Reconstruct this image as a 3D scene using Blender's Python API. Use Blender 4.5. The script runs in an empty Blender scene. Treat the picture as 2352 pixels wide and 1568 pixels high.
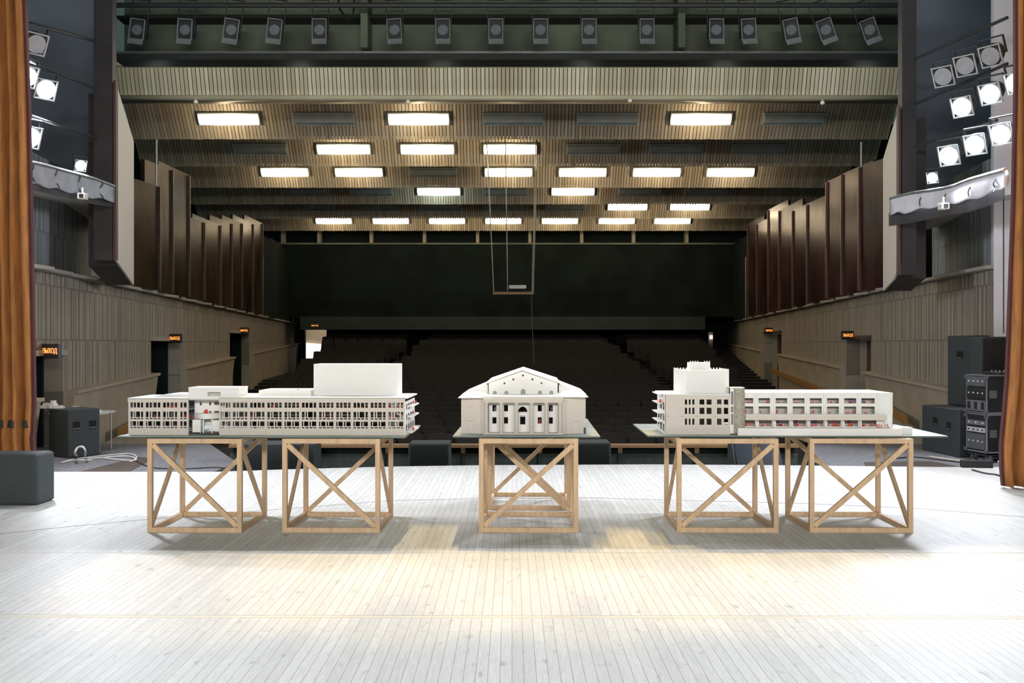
import bpy, math, random
from mathutils import Vector, Matrix
random.seed(7)
S = bpy.context.scene
COL = S.collection
F, CX, HZ, H = 2200.0, 1176.0, 790.0, 1.5      # focal length in px, principal x, horizon y, eye height


def P(px, py, Y):
    """world point seen at pixel (px,py) at distance Y"""
    return Vector(((px - CX) * Y / F, Y, H - (py - HZ) * Y / F))


def XW(px, Y):
    return (px - CX) * Y / F


def ZW(py, Y):
    return H - (py - HZ) * Y / F


# ------------------------------------------------------------------ materials
MATS = {}


def new_mat(name):
    m = bpy.data.materials.new(name)
    m.use_nodes = True
    nt = m.node_tree
    b = nt.nodes['Principled BSDF']
    MATS[name] = m
    return m, nt, b


def mat(name, col, rough=0.6, metal=0.0, var=0.12, scale=8.0, stretch=(1, 1, 1), bump=0.0, spec=0.5):
    m, nt, b = new_mat(name)
    tc = nt.nodes.new('ShaderNodeTexCoord')
    mp = nt.nodes.new('ShaderNodeMapping')
    mp.inputs['Scale'].default_value = stretch
    nz = nt.nodes.new('ShaderNodeTexNoise')
    nz.inputs['Scale'].default_value = scale
    nz.inputs['Detail'].default_value = 5
    cr = nt.nodes.new('ShaderNodeValToRGB')
    cr.color_ramp.elements[0].position = 0.3
    cr.color_ramp.elements[1].position = 0.7
    cr.color_ramp.elements[0].color = [c * (1 - var) for c in col] + [1]
    cr.color_ramp.elements[1].color = [min(1, c * (1 + var)) for c in col] + [1]
    nt.links.new(tc.outputs['Object'], mp.inputs['Vector'])
    nt.links.new(mp.outputs[0], nz.inputs['Vector'])
    nt.links.new(nz.outputs['Fac'], cr.inputs['Fac'])
    nt.links.new(cr.outputs['Color'], b.inputs['Base Color'])
    b.inputs['Roughness'].default_value = rough
    b.inputs['Metallic'].default_value = metal
    b.inputs['Specular IOR Level'].default_value = spec
    if bump:
        bp = nt.nodes.new('ShaderNodeBump')
        bp.inputs['Strength'].default_value = bump
        bp.inputs['Distance'].default_value = 0.01
        nt.links.new(nz.outputs['Fac'], bp.inputs['Height'])
        nt.links.new(bp.outputs[0], b.inputs['Normal'])
    return m


def emit(name, col, strength):
    m, nt, b = new_mat(name)
    b.inputs['Base Color'].default_value = (0.8, 0.8, 0.8, 1)
    b.inputs['Emission Color'].default_value = (*col, 1)
    b.inputs['Emission Strength'].default_value = strength
    return m


def plank_mat(name, base, dark, width, length, gap, grain=0.25, knots=0.35, var=0.12, rough=0.55):
    """boards running along local Y"""
    m, nt, b = new_mat(name)
    N, L = nt.nodes, nt.links
    tc = N.new('ShaderNodeTexCoord')
    sx = N.new('ShaderNodeSeparateXYZ')
    cx = N.new('ShaderNodeCombineXYZ')
    L.new(tc.outputs['Object'], sx.inputs[0])
    L.new(sx.outputs['Y'], cx.inputs['X'])
    L.new(sx.outputs['X'], cx.inputs['Y'])
    br = N.new('ShaderNodeTexBrick')
    br.inputs['Scale'].default_value = 1
    br.inputs['Brick Width'].default_value = length
    br.inputs['Row Height'].default_value = width
    br.inputs['Mortar Size'].default_value = gap
    br.inputs['Mortar Smooth'].default_value = 0.2
    br.offset = 0.37
    br.offset_frequency = 3
    br.inputs['Bias'].default_value = 0
    br.inputs['Color1'].default_value = [c * (1 - var) for c in base] + [1]
    br.inputs['Color2'].default_value = [min(1, c * (1 + var * 0.7)) for c in base] + [1]
    br.inputs['Mortar'].default_value = (*dark, 1)
    L.new(cx.outputs[0], br.inputs['Vector'])
    # grain
    mp = N.new('ShaderNodeMapping')
    mp.inputs['Scale'].default_value = (60, 5, 60)
    nz = N.new('ShaderNodeTexNoise')
    nz.inputs['Scale'].default_value = 1.0
    nz.inputs['Detail'].default_value = 6
    nz.inputs['Distortion'].default_value = 1.5
    L.new(tc.outputs['Object'], mp.inputs[0])
    L.new(mp.outputs[0], nz.inputs['Vector'])
    r1 = N.new('ShaderNodeMapRange')
    r1.inputs['From Min'].default_value = 0.35
    r1.inputs['From Max'].default_value = 0.7
    r1.inputs['To Min'].default_value = 1.0
    r1.inputs['To Max'].default_value = 1.0 - grain
    L.new(nz.outputs['Fac'], r1.inputs['Value'])
    # knots and worn patches
    mp2 = N.new('ShaderNodeMapping')
    mp2.inputs['Scale'].default_value = (16, 7, 10)
    n2 = N.new('ShaderNodeTexNoise')
    n2.inputs['Scale'].default_value = 1.0
    n2.inputs['Detail'].default_value = 3
    L.new(tc.outputs['Object'], mp2.inputs[0])
    L.new(mp2.outputs[0], n2.inputs['Vector'])
    r2 = N.new('ShaderNodeMapRange')
    r2.inputs['From Min'].default_value = 0.62
    r2.inputs['From Max'].default_value = 0.78
    r2.inputs['To Min'].default_value = 1.0
    r2.inputs['To Max'].default_value = 1.0 - knots
    L.new(n2.outputs['Fac'], r2.inputs['Value'])
    mu = N.new('ShaderNodeMath')
    mu.operation = 'MULTIPLY'
    L.new(r1.outputs[0], mu.inputs[0])
    L.new(r2.outputs[0], mu.inputs[1])
    mx = N.new('ShaderNodeVectorMath')
    mx.operation = 'SCALE'
    L.new(br.outputs['Color'], mx.inputs[0])
    L.new(mu.outputs[0], mx.inputs['Scale'])
    L.new(mx.outputs[0], b.inputs['Base Color'])
    b.inputs['Roughness'].default_value = rough
    bp = N.new('ShaderNodeBump')
    bp.inputs['Strength'].default_value = 0.25
    bp.inputs['Distance'].default_value = 0.004
    L.new(mu.outputs[0], bp.inputs['Height'])
    L.new(bp.outputs[0], b.inputs['Normal'])
    return m


def concrete_mat(name, col, ribdepth=1.0):
    """cast wall panels with vertical ribs in staggered blocks; local x along the wall, z up"""
    m, nt, b = new_mat(name)
    N, L = nt.nodes, nt.links
    tc = N.new('ShaderNodeTexCoord')
    sx = N.new('ShaderNodeSeparateXYZ')
    cx = N.new('ShaderNodeCombineXYZ')
    L.new(tc.outputs['Object'], sx.inputs[0])
    L.new(sx.outputs['X'], cx.inputs['X'])
    L.new(sx.outputs['Z'], cx.inputs['Y'])
    br = N.new('ShaderNodeTexBrick')
    br.inputs['Scale'].default_value = 1
    br.inputs['Brick Width'].default_value = 1.7
    br.inputs['Row Height'].default_value = 0.78
    br.inputs['Mortar Size'].default_value = 0.012
    br.offset = 0.43
    br.inputs['Color1'].default_value = (0, 0, 0, 1)
    br.inputs['Color2'].default_value = (1, 1, 1, 1)
    br.inputs['Mortar'].default_value = (0.5, 0.5, 0.5, 1)
    L.new(cx.outputs[0], br.inputs['Vector'])
    # irregular ribs: 1d noise in x, phase-shifted per block
    ad = N.new('ShaderNodeMath')
    ad.operation = 'MULTIPLY_ADD'
    ad.inputs[1].default_value = 13.0
    L.new(br.outputs['Color'], ad.inputs[0])
    ml = N.new('ShaderNodeMath')
    ml.operation = 'MULTIPLY'
    ml.inputs[1].default_value = 11.0
    L.new(sx.outputs['X'], ml.inputs[0])
    L.new(ml.outputs[0], ad.inputs[2])
    n1 = N.new('ShaderNodeTexNoise')
    n1.noise_dimensions = '1D'
    n1.inputs['Scale'].default_value = 1.0
    n1.inputs['Detail'].default_value = 2
    L.new(ad.outputs[0], n1.inputs['W'])
    rp = N.new('ShaderNodeMapRange')
    rp.inputs['From Min'].default_value = 0.40
    rp.inputs['From Max'].default_value = 0.52
    L.new(n1.outputs['Fac'], rp.inputs['Value'])
    inv = N.new('ShaderNodeMath')
    inv.operation = 'SUBTRACT'
    inv.inputs[0].default_value = 1.0
    L.new(br.outputs['Fac'], inv.inputs[1])
    hh = N.new('ShaderNodeMath')
    hh.operation = 'MULTIPLY'
    L.new(rp.outputs[0], hh.inputs[0])
    L.new(inv.outputs[0], hh.inputs[1])
    nz = N.new('ShaderNodeTexNoise')
    nz.inputs['Scale'].default_value = 3
    nz.inputs['Detail'].default_value = 6
    L.new(tc.outputs['Object'], nz.inputs['Vector'])
    cr = N.new('ShaderNodeMapRange')
    cr.inputs['To Min'].default_value = 0.82
    cr.inputs['To Max'].default_value = 1.15
    L.new(nz.outputs['Fac'], cr.inputs['Value'])
    gr = N.new('ShaderNodeMapRange')
    gr.inputs['To Min'].default_value = 1 - 0.42 * ribdepth
    gr.inputs['To Max'].default_value = 1
    L.new(hh.outputs[0], gr.inputs['Value'])
    mm = N.new('ShaderNodeMath')
    mm.operation = 'MULTIPLY'
    L.new(cr.outputs[0], mm.inputs[0])
    L.new(gr.outputs[0], mm.inputs[1])
    sc = N.new('ShaderNodeVectorMath')
    sc.operation = 'SCALE'
    sc.inputs[0].default_value = col
    L.new(mm.outputs[0], sc.inputs['Scale'])
    L.new(sc.outputs[0], b.inputs['Base Color'])
    bp = N.new('ShaderNodeBump')
    bp.inputs['Strength'].default_value = 0.8 * ribdepth
    bp.inputs['Distance'].default_value = 0.03
    L.new(hh.outputs[0], bp.inputs['Height'])
    L.new(bp.outputs[0], b.inputs['Normal'])
    b.inputs['Roughness'].default_value = 0.85
    return m


def slat_mat(name, col, pitch):
    m, nt, b = new_mat(name)
    N, L = nt.nodes, nt.links
    tc = N.new('ShaderNodeTexCoord')
    sx = N.new('ShaderNodeSeparateXYZ')
    L.new(tc.outputs['Object'], sx.inputs[0])
    dv = N.new('ShaderNodeMath')
    dv.operation = 'DIVIDE'
    dv.inputs[1].default_value = pitch
    L.new(sx.outputs['X'], dv.inputs[0])
    fl = N.new('ShaderNodeMath')
    fl.operation = 'FLOOR'
    L.new(dv.outputs[0], fl.inputs[0])
    wn = N.new('ShaderNodeTexWhiteNoise')
    wn.noise_dimensions = '1D'
    L.new(fl.outputs[0], wn.inputs['W'])
    cr = N.new('ShaderNodeValToRGB')
    cr.color_ramp.elements[0].color = [col[0] * .8, col[1] * .76, col[2] * .7, 1]
    cr.color_ramp.elements[1].color = [col[0] * 1.08, col[1] * 1.12, col[2] * 1.2, 1]
    L.new(wn.outputs['Value'], cr.inputs['Fac'])
    L.new(cr.outputs[0], b.inputs['Base Color'])
    b.inputs['Roughness'].default_value = 0.55
    return m


def carved_mat(name, col):
    m, nt, b = new_mat(name)
    N, L = nt.nodes, nt.links
    tc = N.new('ShaderNodeTexCoord')
    mp = N.new('ShaderNodeMapping')
    mp.inputs['Scale'].default_value = (30, 30, 14)
    nz = N.new('ShaderNodeTexNoise')
    nz.inputs['Scale'].default_value = 1.6
    nz.inputs['Distortion'].default_value = 3
    nz.inputs['Detail'].default_value = 2
    L.new(tc.outputs['Object'], mp.inputs[0])
    L.new(mp.outputs[0], nz.inputs['Vector'])
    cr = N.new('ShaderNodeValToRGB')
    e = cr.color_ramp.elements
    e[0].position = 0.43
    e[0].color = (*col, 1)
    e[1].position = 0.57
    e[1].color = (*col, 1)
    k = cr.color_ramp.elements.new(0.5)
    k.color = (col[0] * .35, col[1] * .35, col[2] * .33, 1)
    L.new(nz.outputs['Fac'], cr.inputs['Fac'])
    L.new(cr.outputs[0], b.inputs['Base Color'])
    bp = N.new('ShaderNodeBump')
    bp.inputs['Strength'].default_value = 1
    bp.inputs['Distance'].default_value = 0.006
    L.new(nz.outputs['Fac'], bp.inputs['Height'])
    L.new(bp.outputs[0], b.inputs['Normal'])
    b.inputs['Roughness'].default_value = 0.8
    return m


M = MATS
plank_mat('stage_boards', (0.69, 0.685, 0.665), (0.27, 0.25, 0.23), 0.055, 1.9, 0.0014, grain=0.15, knots=0.4, var=0.075)
mat('seam_wood', (0.66, 0.62, 0.52), 0.6, var=.15, scale=3, stretch=(1, 20, 1))
mat('seam_gap', (0.16, 0.15, 0.14), 0.8)
mat('apron_carpet', (0.17, 0.17, 0.18), 0.9, var=.2, scale=20)
mat('brown_step', (0.07, 0.05, 0.04), 0.7, var=.2, scale=4)
concrete_mat('ribbed_concrete', (0.42, 0.37, 0.30))
concrete_mat('grey_concrete', (0.30, 0.33, 0.33), .7)
mat('smooth_concrete', (0.46, 0.39, 0.29), 0.8, var=.12, scale=2, bump=.1)
mat('pale_plaster', (0.80, 0.83, 0.88), 0.8, var=.06, scale=2)
mat('soffit_plaster', (0.50, 0.52, 0.50), 0.8, var=.06, scale=1)
mat('cream_panel', (0.82, 0.75, 0.66), 0.6, var=.03, scale=1)
mat('dark_post', (0.045, 0.043, 0.05), 0.6, var=.25, scale=2)
mat('dark_red_edge', (0.10, 0.055, 0.055), 0.5, var=.2, scale=2)
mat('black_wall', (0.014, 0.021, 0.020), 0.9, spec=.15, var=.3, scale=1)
mat('bridge_wall', (0.17, 0.20, 0.15), 0.8, var=.35, scale=.8)
mat('bridge_beam', (0.04, 0.05, 0.047), 0.7, var=.2, scale=1)
mat('side_wall', (0.14, 0.17, 0.22), 0.8, var=.2, scale=1)
mat('beige_lip', (0.42, 0.38, 0.29), 0.5, var=.15, scale=1, stretch=(1, 1, 1))
slat_mat('ceiling_slat', (0.52, 0.46, 0.36), 0.096)
mat('slat_backing', (0.03, 0.035, 0.028), 0.9)
mat('wood_panel_brown', (0.040, 0.023, 0.013), 0.22, spec=.10, var=.6, scale=1.2, stretch=(1.5, 1.5, .6), bump=.6)
mat('wood_panel_red', (0.048, 0.021, 0.020), 0.22, spec=.10, var=.6, scale=1.2, stretch=(1.5, 1.5, .6), bump=.6)
mat('batten_brown', (0.05, 0.032, 0.02), 0.5, var=.3, scale=2)
mat('batten_red', (0.13, 0.06, 0.045), 0.5, var=.3, scale=2)
mat('pale_ledge', (0.42, 0.40, 0.36), 0.6)
mat('pipe_metal', (0.42, 0.43, 0.43), 0.35, .7)
mat('dark_metal', (0.07, 0.075, 0.08), 0.5, .4)
mat('seat_fabric', (0.036, 0.032, 0.028), 0.95, var=.25, scale=30)
mat('seat_trim', (0.16, 0.115, 0.07), 0.6, var=.2, scale=10)
mat('aud_floor', (0.02, 0.019, 0.019), 0.9, var=.2, scale=3)
mat('pine', (0.66, 0.455, 0.28), 0.55, var=.16, scale=3, stretch=(9, 9, 1.2), bump=.05)
mat('board_green', (0.30, 0.34, 0.31), 0.5, var=.12, scale=6)
mat('board_edge', (0.05, 0.075, 0.06), 0.6)
mat('model_white', (0.88, 0.87, 0.855), 0.5, var=.02, scale=6)
mat('model_cream', (0.68, 0.62, 0.56), 0.55, var=.025, scale=30)
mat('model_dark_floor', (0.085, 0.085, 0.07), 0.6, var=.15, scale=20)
mat('model_floor', (0.55, 0.53, 0.50), 0.6, var=.03, scale=6)
mat('model_red', (0.75, 0.06, 0.03), 0.5, var=.2, scale=30)
mat('model_violet', (0.20, 0.17, 0.32), 0.5, var=.3, scale=40)
mat('model_grey', (0.33, 0.34, 0.35), 0.5, var=.1, scale=10)
mat('model_dark', (0.05, 0.055, 0.06), 0.3)
carved_mat('carved_relief', (0.55, 0.52, 0.44))
mat('speaker_black', (0.045, 0.055, 0.058), 0.75, var=.3, scale=120, bump=.2)
mat('speaker_grille', (0.018, 0.022, 0.023), 0.8, var=.3, scale=160)
mat('wedge_blue', (0.012, 0.018, 0.028), 0.35, var=.2, scale=60)
mat('hole_black', (0.006, 0.006, 0.006), 0.9)
mat('case_black', (0.02, 0.022, 0.024), 0.5, var=.2, scale=20)
mat('aluminium', (0.55, 0.57, 0.62), 0.35, .8)
mat('device_grey', (0.16, 0.17, 0.18), 0.4, .3)
mat('device_white', (0.6, 0.6, 0.62), 0.5)
mat('cable_white', (0.7, 0.68, 0.66), 0.5)
mat('cable_black', (0.02, 0.02, 0.02), 0.5)
mat('curtain_orange', (0.40, 0.155, 0.04), 0.85, var=.28, scale=7, stretch=(3, 3, .4), bump=.2)
mat('curtain_dark', (0.10, 0.03, 0.03), 0.9, var=.2, scale=7, stretch=(3, 3, .4))
mat('tie_band', (0.03, 0.035, 0.035), 0.9)
mat('cloth_grey', (0.42, 0.44, 0.48), 0.8, var=.2, scale=4, bump=.3)
mat('cloth_white', (0.72, 0.73, 0.78), 0.8, var=.1, scale=4, bump=.3)
mat('rail_wood', (0.30, 0.17, 0.075), 0.5, var=.25, scale=2, stretch=(1, 8, 8))
mat('orange_wood', (0.42, 0.21, 0.06), 0.5, var=.2, scale=2, stretch=(1, 8, 8))
mat('barrier_green', (0.075, 0.095, 0.085), 0.9, var=.2, scale=10)
mat('fixture_grey', (0.42, 0.48, 0.50), 0.35, var=.15, scale=3)
mat('lens_glass', (0.30, 0.33, 0.36), 0.12, .2)
mat('flap_grey', (0.33, 0.35, 0.36), 0.6)
mat('door_maroon', (0.09, 0.035, 0.038), 0.5, var=.2, scale=3)
mat('white_paint', (0.72, 0.72, 0.70), 0.5)
emit('lamp_warm', (1.0, 0.80, 0.55), 5.5)
emit('lamp_cool', (0.88, 1.0, 0.92), 5.5)
emit('flood_lens', (0.9, 0.95, 1.0), 60)
emit('sign_orange', (1.0, 0.30, 0.03), 1.6)
emit('foyer_glow', (1.0, 0.86, 0.84), 1.0)
emit('tube_glow', (1.0, 0.95, 0.9), 3.0)


# ------------------------------------------------------------------ mesh builder
class MB:
    def __init__(self):
        self.v, self.f = [], []

    def poly(self, pts):
        n = len(self.v)
        self.v += [tuple(p) for p in pts]
        self.f.append(list(range(n, n + len(pts))))
        return self

    def box(self, x0, x1, y0, y1, z0, z1):
        n = len(self.v)
        self.v += [(x0, y0, z0), (x1, y0, z0), (x1, y1, z0), (x0, y1, z0), (x0, y0, z1), (x1, y0, z1), (x1, y1, z1), (x0, y1, z1)]
        self.f += [[n, n + 3, n + 2, n + 1], [n + 4, n + 5, n + 6, n + 7], [n, n + 1, n + 5, n + 4], [n + 1, n + 2, n + 6, n + 5],
                   [n + 2, n + 3, n + 7, n + 6], [n + 3, n, n + 4, n + 7]]
        return self

    def cbox(self, x0, x1, y0, y1, z0, z1, c=0.01):
        """box with chamfered vertical and top edges"""
        a = [(x0 + c, y0), (x1 - c, y0), (x1, y0 + c), (x1, y1 - c), (x1 - c, y1), (x0 + c, y1), (x0, y1 - c), (x0, y0 + c)]
        k = c
        b = [(x0 + c + k, y0 + k), (x1 - c - k, y0 + k), (x1 - k, y0 + c + k), (x1 - k, y1 - c - k), (x1 - c - k, y1 - k), (x0 + c + k, y1 - k), (x0 + k, y1 - c - k), (x0 + k, y0 + c + k)]
        rings = [[(x, y, z0 + k) for x, y in a], [(x, y, z1 - k) for x, y in a], [(x, y, z1) for x, y in b]]
        rings.insert(0, [(x, y, z0) for x, y in b])
        return self.loft(rings)

    def loft(self, rings, close=True, cap=True):
        n = len(self.v)
        k = len(rings[0])
        for r in rings:
            self.v += [tuple(p) for p in r]
        for i in range(len(rings) - 1):
            for j in range(k if close else k - 1):
                a = n + i * k + j
                b = n + i * k + (j + 1) % k
                self.f.append([a, b, b + k, a + k])
        if cap and close:
            self.f.append([n + j for j in range(k)][::-1])
            self.f.append([n + (len(rings) - 1) * k + j for j in range(k)])
        return self

    def prism(self, pts, d):
        """pts 3d polygon, extruded by vector d"""
        d = Vector(d)
        return self.loft([[Vector(p) for p in pts], [Vector(p) + d for p in pts]])

    def bar(self, a, b, w, t, up=(0, 0, 1)):
        a, b = Vector(a), Vector(b)
        d = (b - a).normalized()
        u = Vector(up)
        s = d.cross(u)
        if s.length < 1e-4:
            s = d.cross(Vector((0, 1, 0)))
        s.normalize()
        n = s.cross(d).normalized()
        s, n = s * w / 2, n * t / 2
        return self.loft([[p - s - n, p + s - n, p + s + n, p - s + n] for p in (a, b)])

    def tube(self, pts, r, k=8):
        pts = [Vector(p) for p in pts]
        rings = []
        prev = None
        for i, p in enumerate(pts):
            d = (pts[min(i + 1, len(pts) - 1)] - pts[max(i - 1, 0)]).normalized()
            ref = prev if prev else (Vector((0, 0, 1)) if abs(d.z) < .9 else Vector((1, 0, 0)))
            s = d.cross(ref).normalized()
            n = s.cross(d).normalized()
            prev = n
            rr = r[i] if isinstance(r, (list, tuple)) else r
            rings.append([p + s * rr * math.cos(2 * math.pi * j / k) + n * rr * math.sin(2 * math.pi * j / k) for j in range(k)])
        return self.loft(rings)

    def cyl(self, c, r, z0, z1, k=16, r2=None):
        x, y = c
        r2 = r if r2 is None else r2
        return self.loft([[(x + r * math.cos(2 * math.pi * j / k), y + r * math.sin(2 * math.pi * j / k), z0) for j in range(k)],
                          [(x + r2 * math.cos(2 * math.pi * j / k), y + r2 * math.sin(2 * math.pi * j / k), z1) for j in range(k)]])

    def disc(self, c, nrm, r, t=0.01, k=20):
        c, nrm = Vector(c), Vector(nrm).normalized()
        return self.tube([c, c + nrm * t], r, k)

    def facade(self, x0, x1, z0, z1, y, th, holes, flip=False):
        """wall in the xz plane with rectangular holes (hx0,hx1,hz0,hz1)"""
        e = 1e-6
        xs = sorted({x0, x1, *[min(max(h[0], x0), x1) for h in holes], *[min(max(h[1], x0), x1) for h in holes]})
        zs = sorted({z0, z1, *[min(max(h[2], z0), z1) for h in holes], *[min(max(h[3], z0), z1) for h in holes]})

        def solid(i, j):
            if i < 0 or j < 0 or i >= len(xs) - 1 or j >= len(zs) - 1:
                return False
            cx_, cz_ = (xs[i] + xs[i + 1]) / 2, (zs[j] + zs[j + 1]) / 2
            return not any(h[0] - e < cx_ < h[1] + e and h[2] - e < cz_ < h[3] + e for h in holes)
        ya, yb = y, y + th
        for i in range(len(xs) - 1):
            for j in range(len(zs) - 1):
                if not solid(i, j):
                    continue
                a, b, c, d = xs[i], xs[i + 1], zs[j], zs[j + 1]
                self.poly([(a, ya, c), (b, ya, c), (b, ya, d), (a, ya, d)])
                self.poly([(b, yb, c), (a, yb, c), (a, yb, d), (b, yb, d)])
                if not solid(i - 1, j):
                    self.poly([(a, yb, c), (a, ya, c), (a, ya, d), (a, yb, d)])
                if not solid(i + 1, j):
                    self.poly([(b, ya, c), (b, yb, c), (b, yb, d), (b, ya, d)])
                if not solid(i, j - 1):
                    self.poly([(a, ya, c), (a, yb, c), (b, yb, c), (b, ya, c)])
                if not solid(i, j + 1):
                    self.poly([(a, ya, d), (b, ya, d), (b, yb, d), (a, yb, d)])
        return self

    def build(self, name, m, parent=None, loc=None, rot=None, off=(0, 0, 0), smooth=False):
        me = bpy.data.meshes.new(name)
        off = Vector(off)
        me.from_pydata([tuple(Vector(p) - off) for p in self.v], [], self.f)
        me.materials.append(MATS[m])
        if smooth:
            for p in me.polygons:
                p.use_smooth = True
        me.update()
        import bmesh
        bm = bmesh.new()
        bm.from_mesh(me)
        bmesh.ops.recalc_face_normals(bm, faces=bm.faces)
        bm.to_mesh(me)
        bm.free()
        o = bpy.data.objects.new(name, me)
        COL.objects.link(o)
        if parent:
            o.parent = parent
        if loc is not None:
            o.location = loc
        if rot is not None:
            o.rotation_euler = rot
        return o


def tag(o, label, cat, group=None, kind=None):
    if label:
        o['label'] = label
    if cat:
        o['category'] = cat
    if group:
        o['group'] = group
    if kind:
        o['kind'] = kind
    return o


def thing(name, label, cat, loc=(0, 0, 0), rz=0.0, group=None):
    o = bpy.data.objects.new(name, None)
    o.empty_display_size = .1
    COL.objects.link(o)
    o.location = loc
    o.rotation_euler = (0, 0, rz)
    return tag(o, label, cat, group)


def struct(o):
    o['kind'] = 'structure'
    return o


def part_label(o, s):
    o['label'] = s
    return o


def dup(root, loc, label=None, rz=None, group=None):
    r = root.copy()
    COL.objects.link(r)
    r.location = loc
    if rz is not None:
        r.rotation_euler = (0, 0, rz)
    if label:
        r['label'] = label
    if group:
        r['group'] = group
    for ch in list(root.children):
        c = ch.copy()
        COL.objects.link(c)
        c.parent = r
        for g in list(ch.children):
            d = g.copy()
            COL.objects.link(d)
            d.parent = c
    return r


# ------------------------------------------------------------------ STAGE FLOOR
edge_px = [(165, 1083), (500, 1083), (640, 1078), (900, 1071), (1100, 1068), (1500, 1066), (1800, 1068), (2150, 1072)]
edge = []
for px, py in edge_px:
    Y = H * F / (py - HZ)
    edge.append((XW(px, Y), Y))
edge = [(-9, edge[0][1])] + edge + [(9, edge[-1][1] - .1)]
mb = MB()
top = [(-9, -4, 0), (9, -4, 0)] + [(x, y, 0) for x, y in reversed(edge)]
mb.prism([(x, y, -0.12) for x, y, z in top], (0, 0, .12))
fl = struct(mb.build('floor', 'stage_boards'))
fl.location = (0.0, 0, 0)
# seams across the boards (Y, width) and the curved one further back
def seam(n, ptsa, w):
    q = MB()
    for i in range(len(ptsa) - 1):
        (xa, ya), (xb, yb) = ptsa[i], ptsa[i + 1]
        q.prism([(xa, ya - w / 2, 0.0), (xb, yb - w / 2, 0.0), (xb, yb + w / 2, 0.0), (xa, ya + w / 2, 0.0)], (0, 0, .0012))
    return q
struct(seam(1, [(-8, 5.30), (0, 5.27), (8, 5.22)], .045).build('trim_1', 'seam_wood'))
struct(seam(2, [(-8, 5.3245), (0, 5.2945), (8, 5.2445)], .004).build('trim_2', 'seam_gap'))
struct(seam(3, [(-8, 6.90), (8, 6.87)], .012).build('trim_3', 'seam_wood'))
arc = []
for px, py in [(-120, 1238), (0, 1226), (150, 1210), (300, 1196), (500, 1180), (800, 1157), (900, 1149), (1100, 1145), (1360, 1143), (1600, 1150), (1850, 1156), (2100, 1167), (2350, 1187), (2500, 1199)]:
    Y = H * F / (py - HZ)
    arc.append((XW(px, Y), Y))
struct(seam(4, arc, .012).build('trim_4', 'seam_gap'))
struct(seam(5, [(-8, 6.9085), (8, 6.8785)], .003).build('trim_5', 'seam_gap'))

# side aprons beyond the stage edge
mb = MB().prism([(-9, 11.0, -.14), (-3.55, 11.0, -.14), (-3.55, 12.35, -.14), (-4.6, 14.6, -.14), (-9, 14.6, -.14)], (0, 0, .118))
struct(mb.build('floor_side_left', 'apron_carpet'))
mb = MB().prism([(3.9, 11.0, -.14), (9, 11.0, -.14), (9, 14.6, -.14), (4.6, 14.6, -.14), (3.9, 12.5, -.14)], (0, 0, .118))
struct(mb.build('floor_side_right', 'apron_carpet'))
mb = MB().prism([P(172, 1083.4, 11.4) * 1, P(292, 1083.4, 11.4), P(352, 1052, 12.85), P(328, 1047, 13.0)], (0, 0, 0.0))
q = [(XW(172, 11.29), 11.29), (XW(292, 11.29), 11.29), (XW(352, 12.75), 12.75), (XW(320, 12.9), 12.9)]
struct(MB().prism([(x, y, -.022) for x, y in q], (0, 0, .006)).build('trim_6', 'brown_step'))
q = [(XW(1990, 11.75), 11.75), (XW(2215, 11.75), 11.75), (XW(2140, 12.4), 12.4), (XW(1985, 12.3), 12.3)]
struct(MB().prism([(x, y, -.022) for x, y in q], (0, 0, .008)).build('trim_7', 'brown_step'))

# orchestra pit floor and auditorium floor
struct(MB().box(-5.2, 5.6, 11.1, 17.2, -1.25, -.35).build('floor_pit', 'aud_floor'))


def WL(z):
    return -0.1282 * z - 4.86


def WR(z):
    return 0.1232 * z + 5.09


def floorZ(z):
    if z < 31.6:
        return -1.12 + (z - 18.4) * 0.0675
    return -0.23 + (z - 31.6) * 0.086


mb = MB()
rows_z = [18.4 + .94 * i for i in range(34)]
prevz = 16.4
for z in rows_z:
    z0, z1 = z - .47, z + .47
    xl0 = WL(z) if z < 36 else XW(745 - (50 - z) * 3, z)
    mb.box(xl0, WR(z), z0 if z != rows_z[0] else 14.6, z1, floorZ(z) - .6, floorZ(z))
mb.box(WL(50), XW(745, 36), 35.8, 50.2, -.6, .15)
struct(mb.build('floor_auditorium', 'aud_floor'))

# ------------------------------------------------------------------ SIDE WALLS (ribbed concrete, fanned)
EXIT = []


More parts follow.
